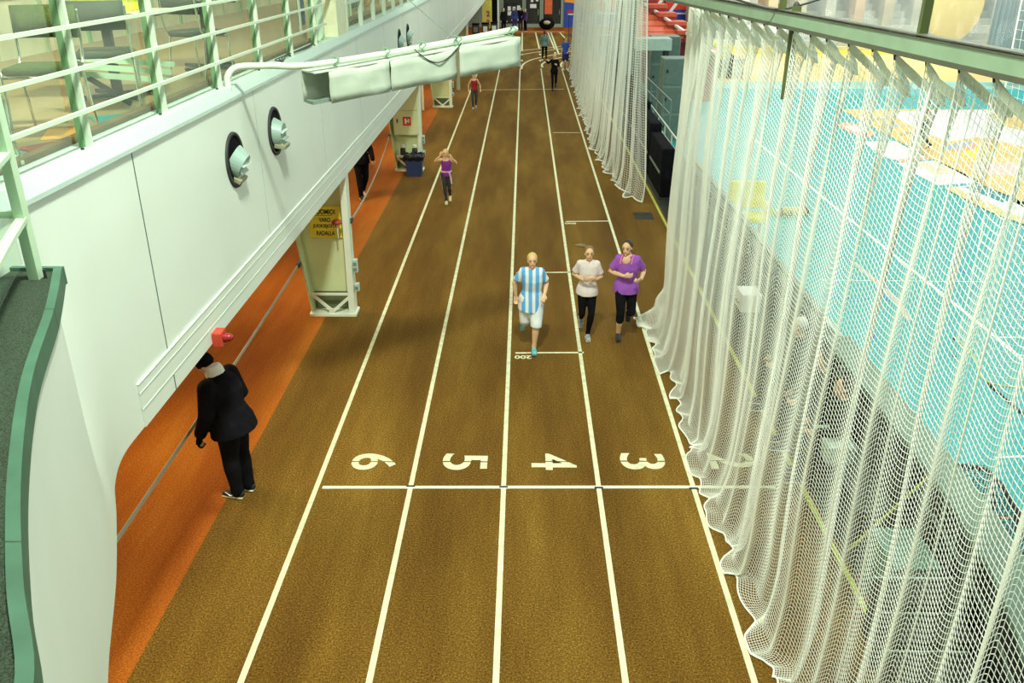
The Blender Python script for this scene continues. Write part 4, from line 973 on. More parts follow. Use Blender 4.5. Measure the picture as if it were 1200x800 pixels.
bm = B(); box(bm, 19.5, 26, 73.36, 73.59, 2.4, 5, bev=.05); tag(obj('white_banner', bm, mat('pale_blue_white', (.72, .80, .86), .5)), 'pale bluish white banner above the bleachers', 'banner')
bm = B(); ellip(bm, (30.0, 64.4, 2.3), (2.0, .35, 2.6), n=24); tag(obj('yellow_balloon', bm, mat('banner_yellow', (.88, .74, .20), .5, var=.1), smooth=True), 'large round yellow shape hanging above the far bleachers', 'balloon')
# hanging translucent curtains at the right
for i, (x0, x1, y, m, lb_) in enumerate(((25.5, 28.5, 50, mat('lilac_curtain', (.62, .68, .78), .6), 'pale blue hanging curtain behind the upper right of the net'), (28.5, 33.5, 49, mat('khaki_curtain', (.55, .52, .34), .6, var=.15, scale=.6), 'khaki hanging curtain right of the pale blue one'),
                                      (33.5, 44, 48, mat('moss_curtain', (.32, .36, .20), .6, var=.2, scale=.5), 'moss green hanging curtain at the far right'))):
    bm = B(); n = 60; g = []
    for k in range(n+1):
        x = x0+(x1-x0)*k/n; yy = y+.25*math.sin(k*1.3)+.1*math.sin(k*.37)
        g.append([bm.verts.new((x, yy+d, z)) for d, z in ((0, .25), (.03, .25), (.03, 8), (0, 8))])
    for a, b in zip(g, g[1:]):
        for q in range(4): bm.faces.new((a[q], a[(q+1) % 4], b[(q+1) % 4], b[q]))
    bm.faces.new(g[0]); bm.faces.new(g[-1][::-1]); tag(obj('hall_curtain', bm, m, smooth=True), lb_, 'curtain')
bm = B(); n = 90; g = []  # sheet added to lay a milky haze over bleachers and curtains
for k in range(n+1):
    x = 13.5+(46-13.5)*k/n; yy = 47.0+.12*math.sin(k*1.1)+.1*math.sin(k*.31)
    g.append([bm.verts.new((x, yy+d, z)) for d, z in ((0, .9), (.01, .9), (.01, 8), (0, 8))])
for p_, q_ in zip(g, g[1:]):
    for q in range(4): bm.faces.new((p_[q], p_[(q+1) % 4], q_[(q+1) % 4], q_[q]))
bm.faces.new(g[0]); bm.faces.new(g[-1][::-1]); tag(obj('haze_sheet', bm, M_haze, smooth=True), 'milky see-through sheet added as haze before the far bleachers', 'curtain')
bm = B(); box(bm, 60-.02, 60, 40, 44, 1.9, 3.0); tag(obj('striped_banner', bm, mat('brick_teal', (.45, .30, .22), .6, var=.5, scale=.4)), 'dull red and teal banner on the right hall wall', 'banner')
bm = B(); box(bm, 60, 60.3, -2, 74, -1.6, 9); struct('wall_right', bm, M_wood)

# ------------------------------------------------------------------ people
def to_me(bm, voxel, it=4, name='body'):
    me = bpy.data.meshes.new(name); bmesh.ops.recalc_face_normals(bm, faces=bm.faces); bm.to_mesh(me); bm.free()
    o = bpy.data.objects.new('tmp', me); COL.objects.link(o)
    r = o.modifiers.new('r', 'REMESH'); r.mode = 'VOXEL'; r.voxel_size = voxel; r.adaptivity = 0
    s = o.modifiers.new('s', 'SMOOTH'); s.factor = .5; s.iterations = it
    dg = bpy.context.evaluated_depsgraph_get(); m = bpy.data.meshes.new_from_object(o.evaluated_get(dg), depsgraph=dg); m.name = name
    bpy.data.objects.remove(o); bpy.data.meshes.remove(me)
    return m
def L3(a, b, t): return V(a).lerp(V(b), t)
STAND = dict(P=(0, 0, .94), C=(0, .0, 1.25), N=(0, .0, 1.46), Hd=(0, -.01, 1.585), face=(0, -1, 0),
             sR=(-.150, 0, 1.385), sL=(.150, 0, 1.385), eR=(-.21, .02, 1.12), eL=(.21, .02, 1.12), wR=(-.23, -.06, .89), wL=(.23, -.06, .89), hR=(-.02, -.1, -1), hL=(.02, -.1, -1),
             hipR=(-.09, 0, .90), hipL=(.09, 0, .90), kR=(-.10, -.02, .49), kL=(.10, -.02, .49), aR=(-.10, .02, .08), aL=(.10, .02, .08), tR=(-.02, -1, 0), tL=(.02, -1, 0))
RUN = dict(STAND, P=(0, 0, .92), C=(.01, -.04, 1.23), N=(0, -.06, 1.44), Hd=(0, -.09, 1.565),
           sR=(-.140, -.02, 1.365), sL=(.140, -.06, 1.365), eR=(-.23, .09, 1.14), eL=(.23, -.0, 1.12), wR=(-.15, -.15, 1.17), wL=(.13, -.26, 1.20), hR=(.6, -.6, .3), hL=(-.7, -.5, .3),
           hipR=(-.085, -.02, .88), hipL=(.085, .02, .88), kR=(-.08, -.16, .50), kL=(.09, -.05, .46), aR=(-.07, -.10, .09), aL=(.09, .30, .30), tR=(0, -1, 0), tL=(0, -.45, -.9))
def person(label, loc, rz, Ht, pose, top=None, bottom=None, hair=None, shoes=None, skin=M_skin, voxel=.011, hair_style='short', extras=(), slim=1.0, group=None):
    t = thing('person', label, 'person', loc, rz, group)
    k = Ht/1.70; J = {a: V(b)*k if a not in ('face', 'hR', 'hL', 'tR', 'tL') else V(b).normalized() for a, b in pose.items()}
    q = k*slim
    side = (J['sL']-J['sR']).normalized(); hs = (J['hipL']-J['hipR']).normalized()
    P, C, N, Hd, F = J['P'], J['C'], J['N'], J['Hd'], J['face']
    def torso(bm, e, hem=None, open_top=False):
        st = [(L3(P, C, -.22), .150, .105), (P, .158, .112), (L3(P, C, .45), .128, .092), (C, .152, .108), (L3(C, N, .55), .150, .090), (L3(C, N, .82), .10, .070)]
        if hem is not None:
            st[0] = (L3(P, C, hem), .182, .156); st[1] = (P, .172, .140)
            if hem < -.4: st.insert(1, (L3(P, C, hem*.5), .182, .165)); st[0] = (st[0][0], .186, .185)
        if not open_top: st.append((N, .062, .062))
        else: st = st[:5]
        tube(bm, [a for a, _, _ in st], [((b+e)*q, (c+e)*q) for _, b, c in st], side=side, n=18, round_cap=False)
    def arm(bm, s_, e, a=0, upto=1.0, base=True):
        S, E, W = J['s'+s_], J['e'+s_], J['w'+s_]
        if upto > 1: tube(bm, [S, L3(S, E, .5), E, L3(E, W, .3), W], [(.050+e)*q, (.043+e)*q, (.037+e)*q, (.036+e)*q, (.025+e)*q], n=12)
        else: tube(bm, [S, L3(S, E, .5*upto), L3(S, E, upto)], [(.056+e)*q, (.048+e)*q, (.046+e)*q], n=12)
    def leg(bm, s_, e, upto=2.0):
        A, K, W = J['hip'+s_], J['k'+s_], J['a'+s_]
        pts_ = [A+V((0, 0, .02)), L3(A, K, .5), K, L3(K, W, .3), L3(K, W, .75), W]; rr = [.083, .068, .052, .053, .036, .034]
        if upto >= 2: tube(bm, pts_, [(r+e)*q for r in rr], n=14)
        elif upto > 1: tube(bm, pts_[:3]+[L3(K, W, .3*min(1, (upto-1)/.3)), L3(K, W, upto-1)], [(r+e)*q for r in rr[:3]+[.053, .046]], n=14)
        else: tube(bm, [pts_[0], L3(A, K, upto*.5), L3(A, K, upto)], [(.083+e)*q, (.074+e)*q, (.066+e)*q], n=14)
    # ---- body, one surface
    bm = B(); torso(bm, 0)
    for s_ in 'RL':
        arm(bm, s_, 0, upto=2); leg(bm, s_, 0)
        W = J['w'+s_]; d = J['h'+s_]; sd = d.cross(F); sd = (sd if sd.length > .1 else d.cross(V((0, 0, 1)))).normalized(); nn = d.cross(sd)
        inw = (V((P.x, P.y, W.z))-W); pn = nn if nn.dot(inw) > 0 else -nn
        tube(bm, [W, W+d*.045*k, W+d*.085*k], [(.024*q, .018*q), (.036*q, .017*q), (.038*q, .014*q)], side=sd, n=12)
        for i in range(4):
            b0 = W+d*.088*k+sd*(i-1.5)*.019*k; l = [.060, .068, .064, .050][i]*k
            tube(bm, [b0, b0+d*l*.5+pn*.008*k, b0+d*l*.8+pn*.028*k, b0+d*l*.75+pn*.046*k], [.0088*k]*3+[.0078*k], n=8)
        ts_ = 1 if (sd.dot(F) > 0) else -1
        b0 = W+d*.03*k+sd*ts_*.022*k; tube(bm, [b0, b0+sd*ts_*.022*k+d*.025*k, b0+sd*ts_*.030*k+d*.055*k+pn*.01*k], [.012*k, .010*k, .009*k], n=8)
        A = J['a'+s_]; td = J['t'+s_]; upv = V((0, 0, 1)) if abs(td.z) < .7 else V((0, -1, 0))
        tube(bm, [A-td*.03*k-upv*.03*k, A+td*.06*k-upv*.04*k, A+td*.14*k-upv*.05*k], [.034*k, .036*k, .03*k], n=12)
    tube(bm, [L3(C, N, .8), N, L3(N, Hd, .7)], [.055*q, .050*k, .048*k], n=14)
    rx = F.cross(V((0, 0, 1))).normalized(); upf = rx.cross(F)
    Rm = Matrix((rx, -F, upf)).transposed()
    def hd(x, y, z): return Hd + Rm @ V((x*k, y*k, z*k))
    hk = k*(1.0 if Ht > 1.45 else 1.08)
    ellip(bm, hd(0, .008, .018), (.074*hk, .092*hk, .094*hk), Rm, 20)
    ellip(bm, hd(0, -.022, -.045), (.054*hk, .062*hk, .068*hk), Rm, 16)
    ellip(bm, hd(0, -.088, -.022), (.011*hk, .017*hk, .022*hk), Rm, 10)
    ellip(bm, hd(0, -.072, -.088), (.020*hk, .016*hk, .016*hk), Rm, 10)
    for sx in (-1, 1): ellip(bm, hd(sx*.073, .012, -.012), (.010*hk, .018*hk, .028*hk), Rm, 10)
    link('body', to_me(bm, voxel*.8, 2), skin, t, True)
    # ---- face
    if voxel < .02:
        for sx in (-1, 1):
            bm = B(); ellip(bm, hd(sx*.030, -.078, .006), (.011*hk, .008*hk, .006*hk), Rm, 8); obj('eye', bm, mat('eye_dark', (.05, .035, .03), .3), t, True)
            bm = B(); tube(bm, [hd(sx*.015, -.084, .026), hd(sx*.032, -.082, .031), hd(sx*.050, -.070, .026)], .0035*k, n=6); obj('eyebrow', bm, mat('brow', (.16, .10, .05), .7), t, True)
        bm = B(); tube(bm, [hd(-.022, -.078, -.058), hd(0, -.085, -.060), hd(.022, -.078, -.058)], .0055*k, n=6); obj('mouth', bm, mat('lips', (.50, .14, .12), .5), t, True)
    # ---- hair
    if hair is not None:
        bm = B()
        if hair_style == 'beanie':
            ellip(bm, hd(0, .012, .040), (.088*hk, .106*hk, .095*hk), Rm, 18); tube(bm, [hd(0, .012, .0), hd(0, .012, .03)], [(.088*hk, .104*hk)]*2, side=rx, n=20, round_cap=False)
        else:
            ellip(bm, hd(0, .028, .034), (.083*hk, .092*hk, .093*hk), Rm, 18)
            ellip(bm, hd(0, .045, -.02), (.072*hk, .060*hk, .075*hk), Rm, 14)
            if hair_style == 'pony': tube(bm, [hd(0, .10, .05), hd(.06, .15, .07), hd(.13, .15, .09), hd(.22, .12, .10)], [.022*k, .030*k, .036*k, .018*k], n=10)
            if hair_style == 'tail': tube(bm, [hd(0, .11, .03), hd(.0, .15, -.02), hd(.01, .14, -.14), hd(.01, .12, -.22)], [.024*k, .03*k, .026*k, .012*k], n=10)
            if hair_style == 'long':
                tube(bm, [hd(0, .06, .02), hd(0, .08, -.10), hd(0, .085, -.20)], [(.078*k, .045*k), (.085*k, .04*k), (.06*k, .03*k)], side=rx, n=16)
                for sx in (-1, 1): tube(bm, [hd(sx*.072, .01, .03), hd(sx*.082, .015, -.06), hd(sx*.075, .02, -.15)], [.02*k, .022*k, .012*k], n=10)
        link('beanie' if hair_style == 'beanie' else 'hair', to_me(bm, voxel*.8, 2), hair, t, True)
    # ---- clothes
    if top:
        kind, m = top[:2]; bm = B()
        if kind == 'tank':
            torso(bm, .010, open_top=True)
            for sx in (-1, 1):
                c0 = L3(C, N, .5)+side*sx*.095*q; tube(bm, [c0-F*0+F*.07*q, c0+V((0, 0, .085*k)), c0-F*.07*q], [(.022*k, .012*k)]*3, side=side, n=10)
        else:
            torso(bm, .012 if kind != 'jacket' else .04, hem=top[2] if len(top) > 2 else (-.30 if kind != 'jacket' else -.40))
            up = {'tee': .72, 'long': 2, 'jacket': 2}[kind]
            for s_ in 'RL':
                S = J['s'+s_]; tube(bm, [L3(L3(C, N, .65), S, .45), S], [(.060*q, .070*q)]*2, n=12)
                if up > 1:
                    E, W = J['e'+s_], J['w'+s_]; g_ = .012 if kind == 'long' else .024
                    tube(bm, [S, L3(S, E, .5), E, L3(E, W, .5), L3(E, W, .95)], [(.056+g_)*q, (.048+g_)*q, (.044+g_)*q, (.038+g_)*q, (.032+g_)*q], n=12)
                else: 
                    E = J['e'+s_]; tube(bm, [S, L3(S, E, .4), L3(S, E, up)], [.058*q, .058*q, .066*q], n=14, round_cap=False)
        link({'tee': 'shirt', 'tank': 'tank_top', 'long': 'sweater', 'jacket': 'jacket'}[kind], to_me(bm, voxel, 3), m, t, True)
    if bottom:
        kind, m = bottom[:2]; bm = B(); e, up = {'pants': (.022, 2), 'leggings': (.007, 2), 'capri': (.009, 1.35), 'shorts': (.028, .85), 'long_shorts': (.034, 1.05)}[kind]
        tube(bm, [L3(P, C, -.25), P, L3(P, C, .25)], [((.145+e*.6)*q, (.10+e*.6)*q), ((.160+e*.3)*q, (.115+e*.3)*q), ((.140+e*.3)*q, (.098+e*.3)*q)], side=side, n=18, round_cap=False)
        for s_ in 'RL':
            leg(bm, s_, e, up)
            if kind == 'pants': tube(bm, [L3(J['k'+s_], J['a'+s_], .6), J['a'+s_]], [(.058)*q, (.058)*q], n=14, round_cap=False)
        link({'pants': 'trousers', 'leggings': 'leggings', 'capri': 'capri_tights', 'shorts': 'shorts', 'long_shorts': 'shorts'}[kind], to_me(bm, voxel, 3), m, t, True)
    if shoes:
        for s_ in 'RL':
            A = J['a'+s_]; td = J['t'+s_]; upv = V((0, 0, 1)) if abs(td.z) < .7 else V((0, -1, 0)); sd = td.cross(upv).normalized(); upv = sd.cross(td)
            bm = B(); tube(bm, [A-td*.045*k-upv*.025*k, A+td*.03*k-upv*.028*k, A+td*.11*k-upv*.042*k, A+td*.165*k-upv*.048*k], [(.038*k, .044*k), (.042*k, .046*k), (.046*k, .034*k), (.038*k, .024*k)], side=sd, n=14)
            tube(bm, [A-upv*.02*k, A+upv*.015*k], [.040*k, .038*k], n=12, round_cap=False)
            so = link('shoe', to_me(bm, .008, 2), shoes[0], t, True)
            bm = B(); tube(bm, [A-td*.055*k-upv*.066*k, A+td*.05*k-upv*.068*k, A+td*.17*k-upv*.068*k], [(.040*k, .011*k), (.044*k, .011*k), (.040*k, .011*k)], side=sd, n=16); obj('sole', bm, shoes[1], so, True)
    for f in extras: f(t, J, k, q, hd, F, side)
    return t
def up(base, **k): d = dict(base); d.update(k); return d
M_hairB = mat('blond_hair', (.62, .48, .16), .6, var=.3, scale=40); M_hairD = mat('dark_hair', (.045, .028, .02), .5, var=.3, scale=40); M_hairBr = mat('brown_hair', (.22, .15, .06), .6, var=.3, scale=40)
M_shoeG = mat('grey_shoe', (.35, .38, .36), .6, var=.5, scale=30); M_shoeK = mat('black_shoe', (.02, .02, .022), .5)
# striped shirt of the boy
def stripes(name, a, b, n, c3=None):
    m = bpy.data.materials.new(name); N_, L_2, bb = nodes(m); tc = N_.new('ShaderNodeTexCoord'); sx = N_.new('ShaderNodeSeparateXYZ'); L_2.new(tc.outputs['Object'], sx.inputs[0])
    mu_ = N_.new('ShaderNodeMath'); mu_.operation = 'MULTIPLY'; mu_.inputs[1].default_value = n; L_2.new(sx.outputs['X'], mu_.inputs[0])
    si = N_.new('ShaderNodeMath'); si.operation = 'SINE'; L_2.new(mu_.outputs[0], si.inputs[0])
    rp = N_.new('ShaderNodeValToRGB'); L_2.new(si.outputs[0], rp.inputs['Fac']); rp.color_ramp.elements[0].position = .05; rp.color_ramp.elements[0].color = (*a, 1); rp.color_ramp.elements[1].position = .25; rp.color_ramp.elements[1].color = (*b, 1)
    L_2.new(rp.outputs['Color'], bb.inputs['Base Color']); bb.inputs['Roughness'].default_value = .8
    return m
M_stripe = stripes('blue_white_stripes', (.12, .42, .85), (.80, .88, .92), 62)

# 1 standing man in black, looking away to the left
LOOK = up(STAND, P=(0, 0, .93), C=(0, -.05, 1.25), N=(0, -.13, 1.44), Hd=(0, -.21, 1.55), face=(0, -.86, -.5), sR=(-.19, -.07, 1.38), sL=(.19, -.10, 1.38),
          eR=(-.27, -.02, 1.12), wR=(-.20, -.18, .93), hR=(.3, -.6, -.7), eL=(.27, -.10, 1.10), wL=(.25, -.22, .86), hL=(0, -.3, -1),
          hipR=(-.09, 0, .9), hipL=(.09, 0, .9), kR=(-.08, -.0, .49), kL=(.08, -.03, .49), aR=(-.07, .04, .08), aL=(.09, -.0, .08))
def hood(t, J, k, q, hd, F, side):
    bm = B(); c = L3(J['N'], J['Hd'], .30)
    tube(bm, [c+V((0, .05, -.03))*k, c+V((0, .035, .03))*k, c+V((0, .02, .075))*k], [(.105*k, .10*k), (.100*k, .095*k), (.082*k, .080*k)], side=side, n=20, round_cap=False)
    link('white_hood', to_me(bm, .011, 3), mat('white_knit', (.78, .82, .80), .8, var=.1, scale=30), t, True)
def gloves(t, J, k, q, hd, F, side):
    for s_ in 'RL':
        W, d = J['w'+s_], J['h'+s_]; bm = B(); sd = d.cross(F); sd = (sd if sd.length > .1 else d.cross(V((0, 0, 1)))).normalized(); nn = d.cross(sd); pn = nn if nn.dot(V((0, J['P'].y, W.z))-W) > 0 else -nn
        tube(bm, [W-d*.02*k, W+d*.045*k, W+d*.09*k], [(.034*q, .028*q), (.044*q, .024*q), (.044*q, .020*q)], side=sd, n=12)
        for i in range(4):
            b0 = W+d*.088*k+sd*(i-1.5)*.021*k; l = [.062, .072, .066, .052][i]*k
            tube(bm, [b0, b0+d*l*.5+pn*.008*k, b0+d*l*.85+pn*.028*k, b0+d*l*.8+pn*.05*k], [.0125*k]*3+[.0115*k], n=8)
        ts_ = 1 if (sd.dot(F) > 0) else -1
        b0 = W+d*.03*k+sd*ts_*.026*k; tube(bm, [b0, b0+sd*ts_*.026*k+d*.025*k, b0+sd*ts_*.034*k+d*.06*k+pn*.01*k], [.016*k, .014*k, .013*k], n=8)
        link('glove', to_me(bm, .006, 2), M_black, t, True)
def swoosh(t, J, k, q, hd, F, side):
    for o in [c for c in t.children if c.name.startswith('shoe')]:
        pass
    for s_ in 'RL':
        A = J['a'+s_]
        for sx in (-1, 1):
            bm = B(); tube(bm, [A+V((sx*.047, -.02, -.015))*k, A+V((sx*.050, -.05, -.035))*k, A+V((sx*.050, -.075, -.030))*k, A+V((sx*.046, -.125, .0))*k], [.003*k, .006*k, .006*k, .002*k], n=6)
            obj('shoe_mark', bm, M_white, t)
person('person in black jacket, black beanie and white hood standing beside the grey tape', (-3.17, 8.10, 0), R(-104), 1.75, LOOK, ('jacket', M_black), ('pants', M_black), M_black, (M_shoeK, mat('cream_sole', (.85, .88, .6), .6)), hair_style='beanie', extras=(hood, gloves, swoosh), slim=1.22)
# 2 walking away under the gallery
WALK = up(STAND, kR=(-.09, -.12, .50), aR=(-.09, -.18, .09), kL=(.09, -.02, .49), aL=(.09, .30, .13), tL=(0, -.8, -.6), eR=(-.24, .08, 1.14), wR=(-.25, .10, .90), eL=(.24, -.05, 1.13), wL=(.24, -.20, .93))
person('person in dark clothes walking under the gallery behind the near pillar', (-4.0, 20.9, 0), R(25), 1.78, WALK, ('jacket', M_black), ('pants', M_black), M_hairD, (M_shoeK, M_white), voxel=.014)
# 3 boy in striped football shirt, running towards the camera
BOY = up(RUN, kR=(.03, -.14, .49), aR=(.0, -.12, .09), kL=(-.10, .05, .50), aL=(-.12, .36, .42), eR=(-.27, .05, 1.15), wR=(-.25, .08, .93), hR=(0, 0, -1), eL=(.24, .03, 1.15), wL=(.20, -.14, 1.03), hL=(-.2, -.6, -.6))
BOY['hipR'], BOY['hipL'] = (.07, -.02, .88), (-.085, .02, .88); BOY['hipR'], BOY['hipL'] = (-.085, 0, .88), (.085, 0, .88)
BOY = up(BOY, kL=(.07, -.14, .49), aL=(.04, -.12, .09), tL=(0, -1, 0), kR=(-.10, .03, .50), aR=(-.12, .36, .38), tR=(0, -.45, -.9))
person('blond boy in blue and white striped shirt and white shorts running in lane four', (.13, 12.0, 0), R(3), 1.60, BOY, ('tee', M_stripe, -.62), ('long_shorts', mat('pale_shorts', (.74, .82, .86), .8, var=.15)), M_hairB,
       (mat('turquoise_shoe', (.15, .50, .50), .5, var=.4, scale=30), mat('blue_sole', (.1, .25, .5), .5)), slim=1.08)
# 4 girl in pale tee with flying ponytail
G4 = up(RUN, kR=(-.08, -.06, .49), aR=(-.06, .25, .28), tR=(0, -.5, -.8), kL=(.07, -.12, .49), aL=(.03, -.04, .09), tL=(0, -1, 0), wR=(-.10, -.20, 1.14), wL=(.13, -.22, 1.16))
M_pinkt = mat('pale_pink_tee', (.82, .74, .74), .8, var=.08, scale=8)
person('girl in pale pink tee and black leggings jogging, ponytail flying left', (1.0, 12.45, 0), R(2), 1.56, G4, ('tee', M_pinkt), ('leggings', M_black), M_hairBr, (M_shoeG, M_white), hair_style='pony')
# 5 woman in purple tee
def pink_straps(t, J, k, q, hd, F, side):
    for sx in (-1, 1):
        bm = B(); b = L3(J['C'], J['N'], .65)+side*sx*.085*k; tube(bm, [b+F*.112*k+V((0, 0, -.03))*k, b+F*.085*k+V((0, 0, .045))*k, b+V((0, 0, .075))*k], .009*k, n=8)
        obj('pink_strap', bm, mat('coral', (.9, .22, .25), .6), t, True)
    bm = B(); c = L3(J['C'], J['N'], .55); ellip(bm, c+F*.072*k+V((0, 0, .03))*k, (.075*k, .045*k, .085*k), None, 16); obj('neckline', bm, M_skin, t, True)
G5 = up(RUN, eR=(-.26, .04, 1.13), wR=(-.07, -.22, 1.15), hR=(.9, -.35, .15), eL=(.27, .06, 1.14), wL=(.21, -.19, 1.09), hL=(-.5, -.7, .0), kR=(-.08, -.18, .50), aR=(-.09, -.04, .10), kL=(.10, -.08, .47), aL=(.09, .30, .36), Hd=(-.03, -.10, 1.57), face=(-.35, -.9, -.1))
person('woman in purple scoop neck tee and black capri tights jogging in lane three', (1.60, 12.45, 0), R(-2), 1.66, G5, ('tee', mat('violet_tee', (.30, .09, .50), .8, var=.1, scale=6)), ('capri', M_black), M_hairD, (M_shoeK, M_char), hair_style='tail', extras=(pink_straps,), slim=1.1)
# 6 blond girl in purple tank, hands at her ears
def waist_jacket(t, J, k, q, hd, F, side):
    bm = B(); P = J['P']; tube(bm, [P+V((0, 0, .06))*k, P+V((0, 0, .10))*k], [(.172*k, .128*k)]*2, side=side, n=20, round_cap=False)
    tube(bm, [P+V((.10, -.12, .07))*k, P+V((.14, -.13, -.10))*k, P+V((.16, -.13, -.28))*k], [(.03*k, .015*k)]*3, side=side, n=10)
    link('tied_jacket', to_me(bm, .012, 2), mat('pink_cloth', (.80, .52, .66), .8), t, True)
    for s_ in 'RL':
        bm = B(); K, A = J['k'+s_], J['a'+s_]; hp_ = J['hip'+s_]; o = V(((-1 if s_ == 'R' else 1)*.062, 0, 0))*k
        tube(bm, [hp_+o*1.35, K+o*.9, A+o*.7+V((0, 0, .05))*k], .009*k, n=6); obj('leg_stripe', bm, mat('pink_cloth', (.80, .52, .66), .8), t)
G6 = up(RUN, eR=(-.33, -.08, 1.33), wR=(-.16, -.16, 1.50), hR=(.4, -.1, .9), eL=(.34, -.06, 1.26), wL=(.20, -.16, 1.42), hL=(-.5, -.1, .8), kR=(-.06, -.08, .49), aR=(-.02, -.06, .09), aL=(.09, .20, .20), tL=(0, -.7, -.7))
person('blond girl in purple tank top with hands at her ears on lane line six', (-1.86, 20.4, 0), R(3), 1.34, G6, ('tank', mat('purple_tank', (.25, .03, .34), .7)), ('leggings', M_navy if False else M_char), M_hairB, (mat('cream_shoe', (.75, .72, .45), .6), M_white), voxel=.012, hair_style='long', extras=(waist_jacket,))
# 7 runner in maroon
person('blond child in maroon tank top and black leggings beside the boom end', (-1.93, 34.2, 0), R(4), 1.36, up(RUN, wR=(-.27, .0, .93), hR=(0, -.2, -1), eR=(-.27, .05, 1.12), eL=(.28, .02, 1.12), wL=(.30, -.08, .93), hL=(0, -.3, -1), aL=(.07, .12, .16)), ('tank', mat('maroon_tank', (.30, .015, .03), .7)), ('leggings', M_char), M_hairB, (M_shoeG, M_white), voxel=.013, hair_style='long')
# 8 black-clad runner
person('person in black long sleeves running in lane three near the far bend', (1.32, 39.1, 0), R(0), 1.56, up(RUN, eR=(-.30, .06, 1.25), wR=(-.40, .1, 1.36)), ('long', M_black), ('leggings', M_black), M_hairB, (M_shoeK, M_shoeK), voxel=.014)
# 9 blue shirt
person('person in bright blue shirt and dark shorts standing by the far net', (2.12, 46.2, 0), R(10), 1.58, up(STAND, wL=(.12, -.2, .98), hL=(-.6, -.6, -.3)), ('tee', mat('royal_blue', (.03, .10, .62), .7)), ('shorts', M_navy), M_hairBr, (M_white, M_white), voxel=.015)
# 10 teal jacket
person('person with dark hair in grey teal top walking away on the far bend', (1.12, 50.0, 0), R(172), 1.62, WALK, ('long', mat('grey_teal', (.15, .28, .26), .7, var=.3)), ('leggings', M_black), M_hairD, (M_white, M_white), voxel=.015, hair_style='tail')
# 11-14 far group
person('person in navy tracksuit with white cap before the far doors', (-.75, 69.3, 0), R(20), 1.78, STAND, ('jacket', M_navy), ('pants', M_navy), mat('white_cap', (.8, .8, .78), .6), (M_shoeK, M_white), voxel=.02)
person('person in dark tracksuit in the middle of the group at the far doors', (-.3, 70.2, 0), R(-10), 1.7, STAND, ('jacket', M_black), ('pants', mat('plum_trousers', (.06, .02, .05), .8)), M_hairD, (M_shoeK, M_white), voxel=.02)
person('person in purple navy top, right of the group at the far doors', (.08, 69.8, 0), R(-60), 1.64, up(STAND, wR=(-.12, -.28, 1.12)), ('long', mat('purple_navy', (.07, .04, .22), .8)), ('pants', M_black), M_hairBr, (M_shoeK, M_white), voxel=.02)
person('person in black leaning by the white post left of the far doors', (-1.55, 67.6, 0), R(30), 1.8, STAND, ('jacket', M_black), ('pants', M_black), M_hairD, (M_shoeK, M_white), voxel=.02)
person('person in navy standing between the hurdles before the mural', (4.25, 60.0, 0), R(-30), 1.82, STAND, ('jacket', M_navy), ('pants', M_black), M_hairD, (M_shoeK, M_white), voxel=.02)
# court walker
person('person in red patterned shirt standing on the yellow floor mat', tuple(G(1077, 173, CZ+.03)), R(-100), 1.72, WALK, ('tee', mat('red_pattern', (.55, .12, .08), .7, var=.5, scale=9)), ('pants', M_char), M_hairD, (M_shoeK, M_white), voxel=.014)
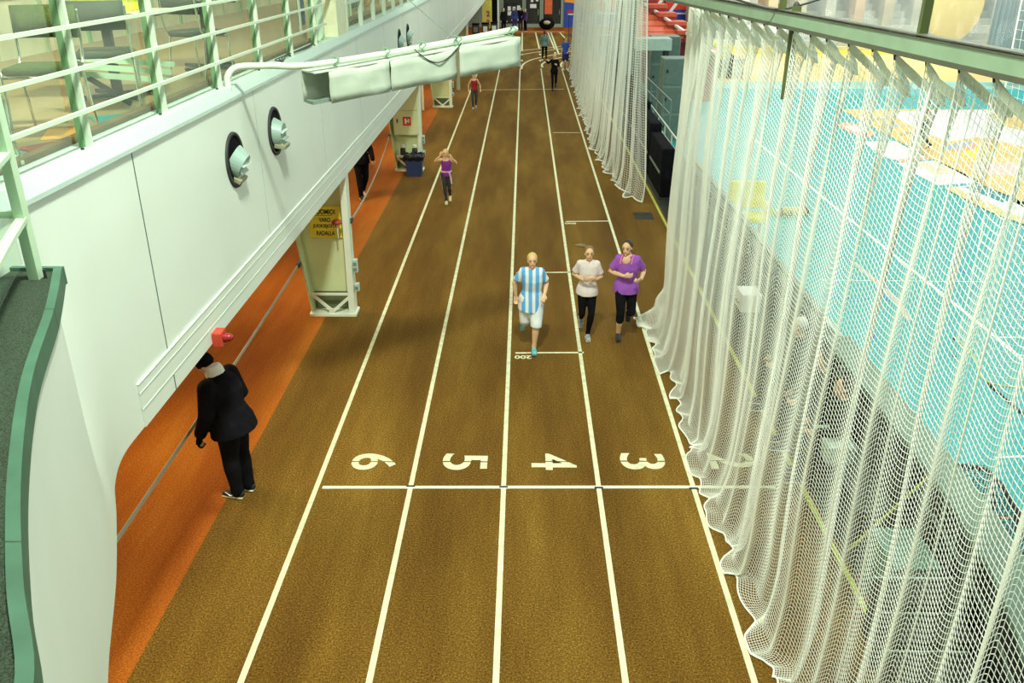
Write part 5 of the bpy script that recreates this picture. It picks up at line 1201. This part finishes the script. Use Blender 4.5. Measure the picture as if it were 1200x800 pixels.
# seated spectators along the barrier
SIT = up(STAND, P=(0, 0, .56), C=(0, -.04, .87), N=(0, -.06, 1.07), Hd=(0, -.09, 1.20), sR=(-.17, -.05, 1.01), sL=(.17, -.05, 1.01), eR=(-.22, -.10, .76), eL=(.22, -.10, .76), wR=(-.13, -.32, .68), wL=(.13, -.32, .68), hR=(.3, -.9, 0), hL=(-.3, -.9, 0),
         hipR=(-.09, -.02, .53), hipL=(.09, -.02, .53), kR=(-.11, -.42, .52), kL=(.11, -.42, .52), aR=(-.10, -.40, .09), aL=(.10, -.40, .09))
for i, (y, hairm, hs_, lb_) in enumerate(((10.15, mat('white_cap', (.8, .8, .78), .6), 'short', 'seated person in dark coat with white cap on the bench behind net'), (9.15, M_hairD, 'short', 'seated dark haired person on the bench, middle of three'), (8.45, M_hairD, 'tail', 'seated person with dark ponytail on the bench nearest the goal'))):
    person(lb_, (3.64, y, 0), R(90 if False else -95), 1.72, SIT, ('jacket', mat('bottle_green', (.03, .045, .03), .8) if i == 0 else M_black), ('pants', M_black), hairm, (M_shoeK, M_white), hair_style=hs_, voxel=.014)

# ------------------------------------------------------------------ light: hall lamps, lamps under the gallery, added fill lamps for the nets, even ambient fill
def lamp(loc, size, power, col, target=None, sy=None):
    ld = bpy.data.lights.new('lamp', 'AREA'); ld.energy = power; ld.color = col; ld.shape = 'RECTANGLE'; ld.size = size; ld.size_y = sy or size
    o = bpy.data.objects.new('hall_and_fill_lamp', ld); COL.objects.link(o); o.location = loc
    d = (V(target)-V(loc)) if target else V((0, 0, -1)); o.rotation_euler = d.to_track_quat('-Z', 'Y').to_euler()
    return o
w = bpy.data.worlds.new('world'); scn.world = w; w.use_nodes = True
w.node_tree.nodes['Background'].inputs[0].default_value = (.86, 1.0, .84, 1); w.node_tree.nodes['Background'].inputs[1].default_value = .19  # dim uniform background as ambient fill, no real source behind it
GC = (.93, 1.0, .82)
lamp((-.2, 4.2, 11.5), .8, 1250, GC, (0, 10, 0))
for y, e in ((14, 90), (26, 230), (38, 330), (50, 330), (62, 330)): lamp((2.5, y, 11.5), 2.2, e, GC)
for x in (14, 26, 40):
    for y in (10, 26, 42, 60): lamp((x, y, 12), 4, 850 if y < 50 else 2400, (.95, 1, .95))
for y in (4, 9, 14.5, 20, 26, 32, 38, 46, 56, 66): lamp((-4.9, y, 2.54), .9, 95, (1, .80, .42), (-3.1, y-.3, 0))
for y in (5, 11, 17, 25, 33): lamp((-4.9, y, 7.9), 1.2, 40, (1, .97, .72))
lamp((3.5, 6.5, 10.5), 2.0, 70, GC, (-2.8, 9, 3))
lamp((-1.2, 2.2, 9.2), 1.5, 210, GC, (2.3, 6.5, 2.0))  # fill lamp added to whiten the near net
lamp((-1.5, 22, 9), 1.5, 320, GC, (2.6, 28, 2.0))  # another added fill, aimed at the far net to brighten it

scn.view_settings.view_transform = 'Standard'; scn.view_settings.look = 'None'; scn.view_settings.gamma = 1; scn.view_settings.use_curve_mapping = False
scn.view_settings.exposure = 0.0
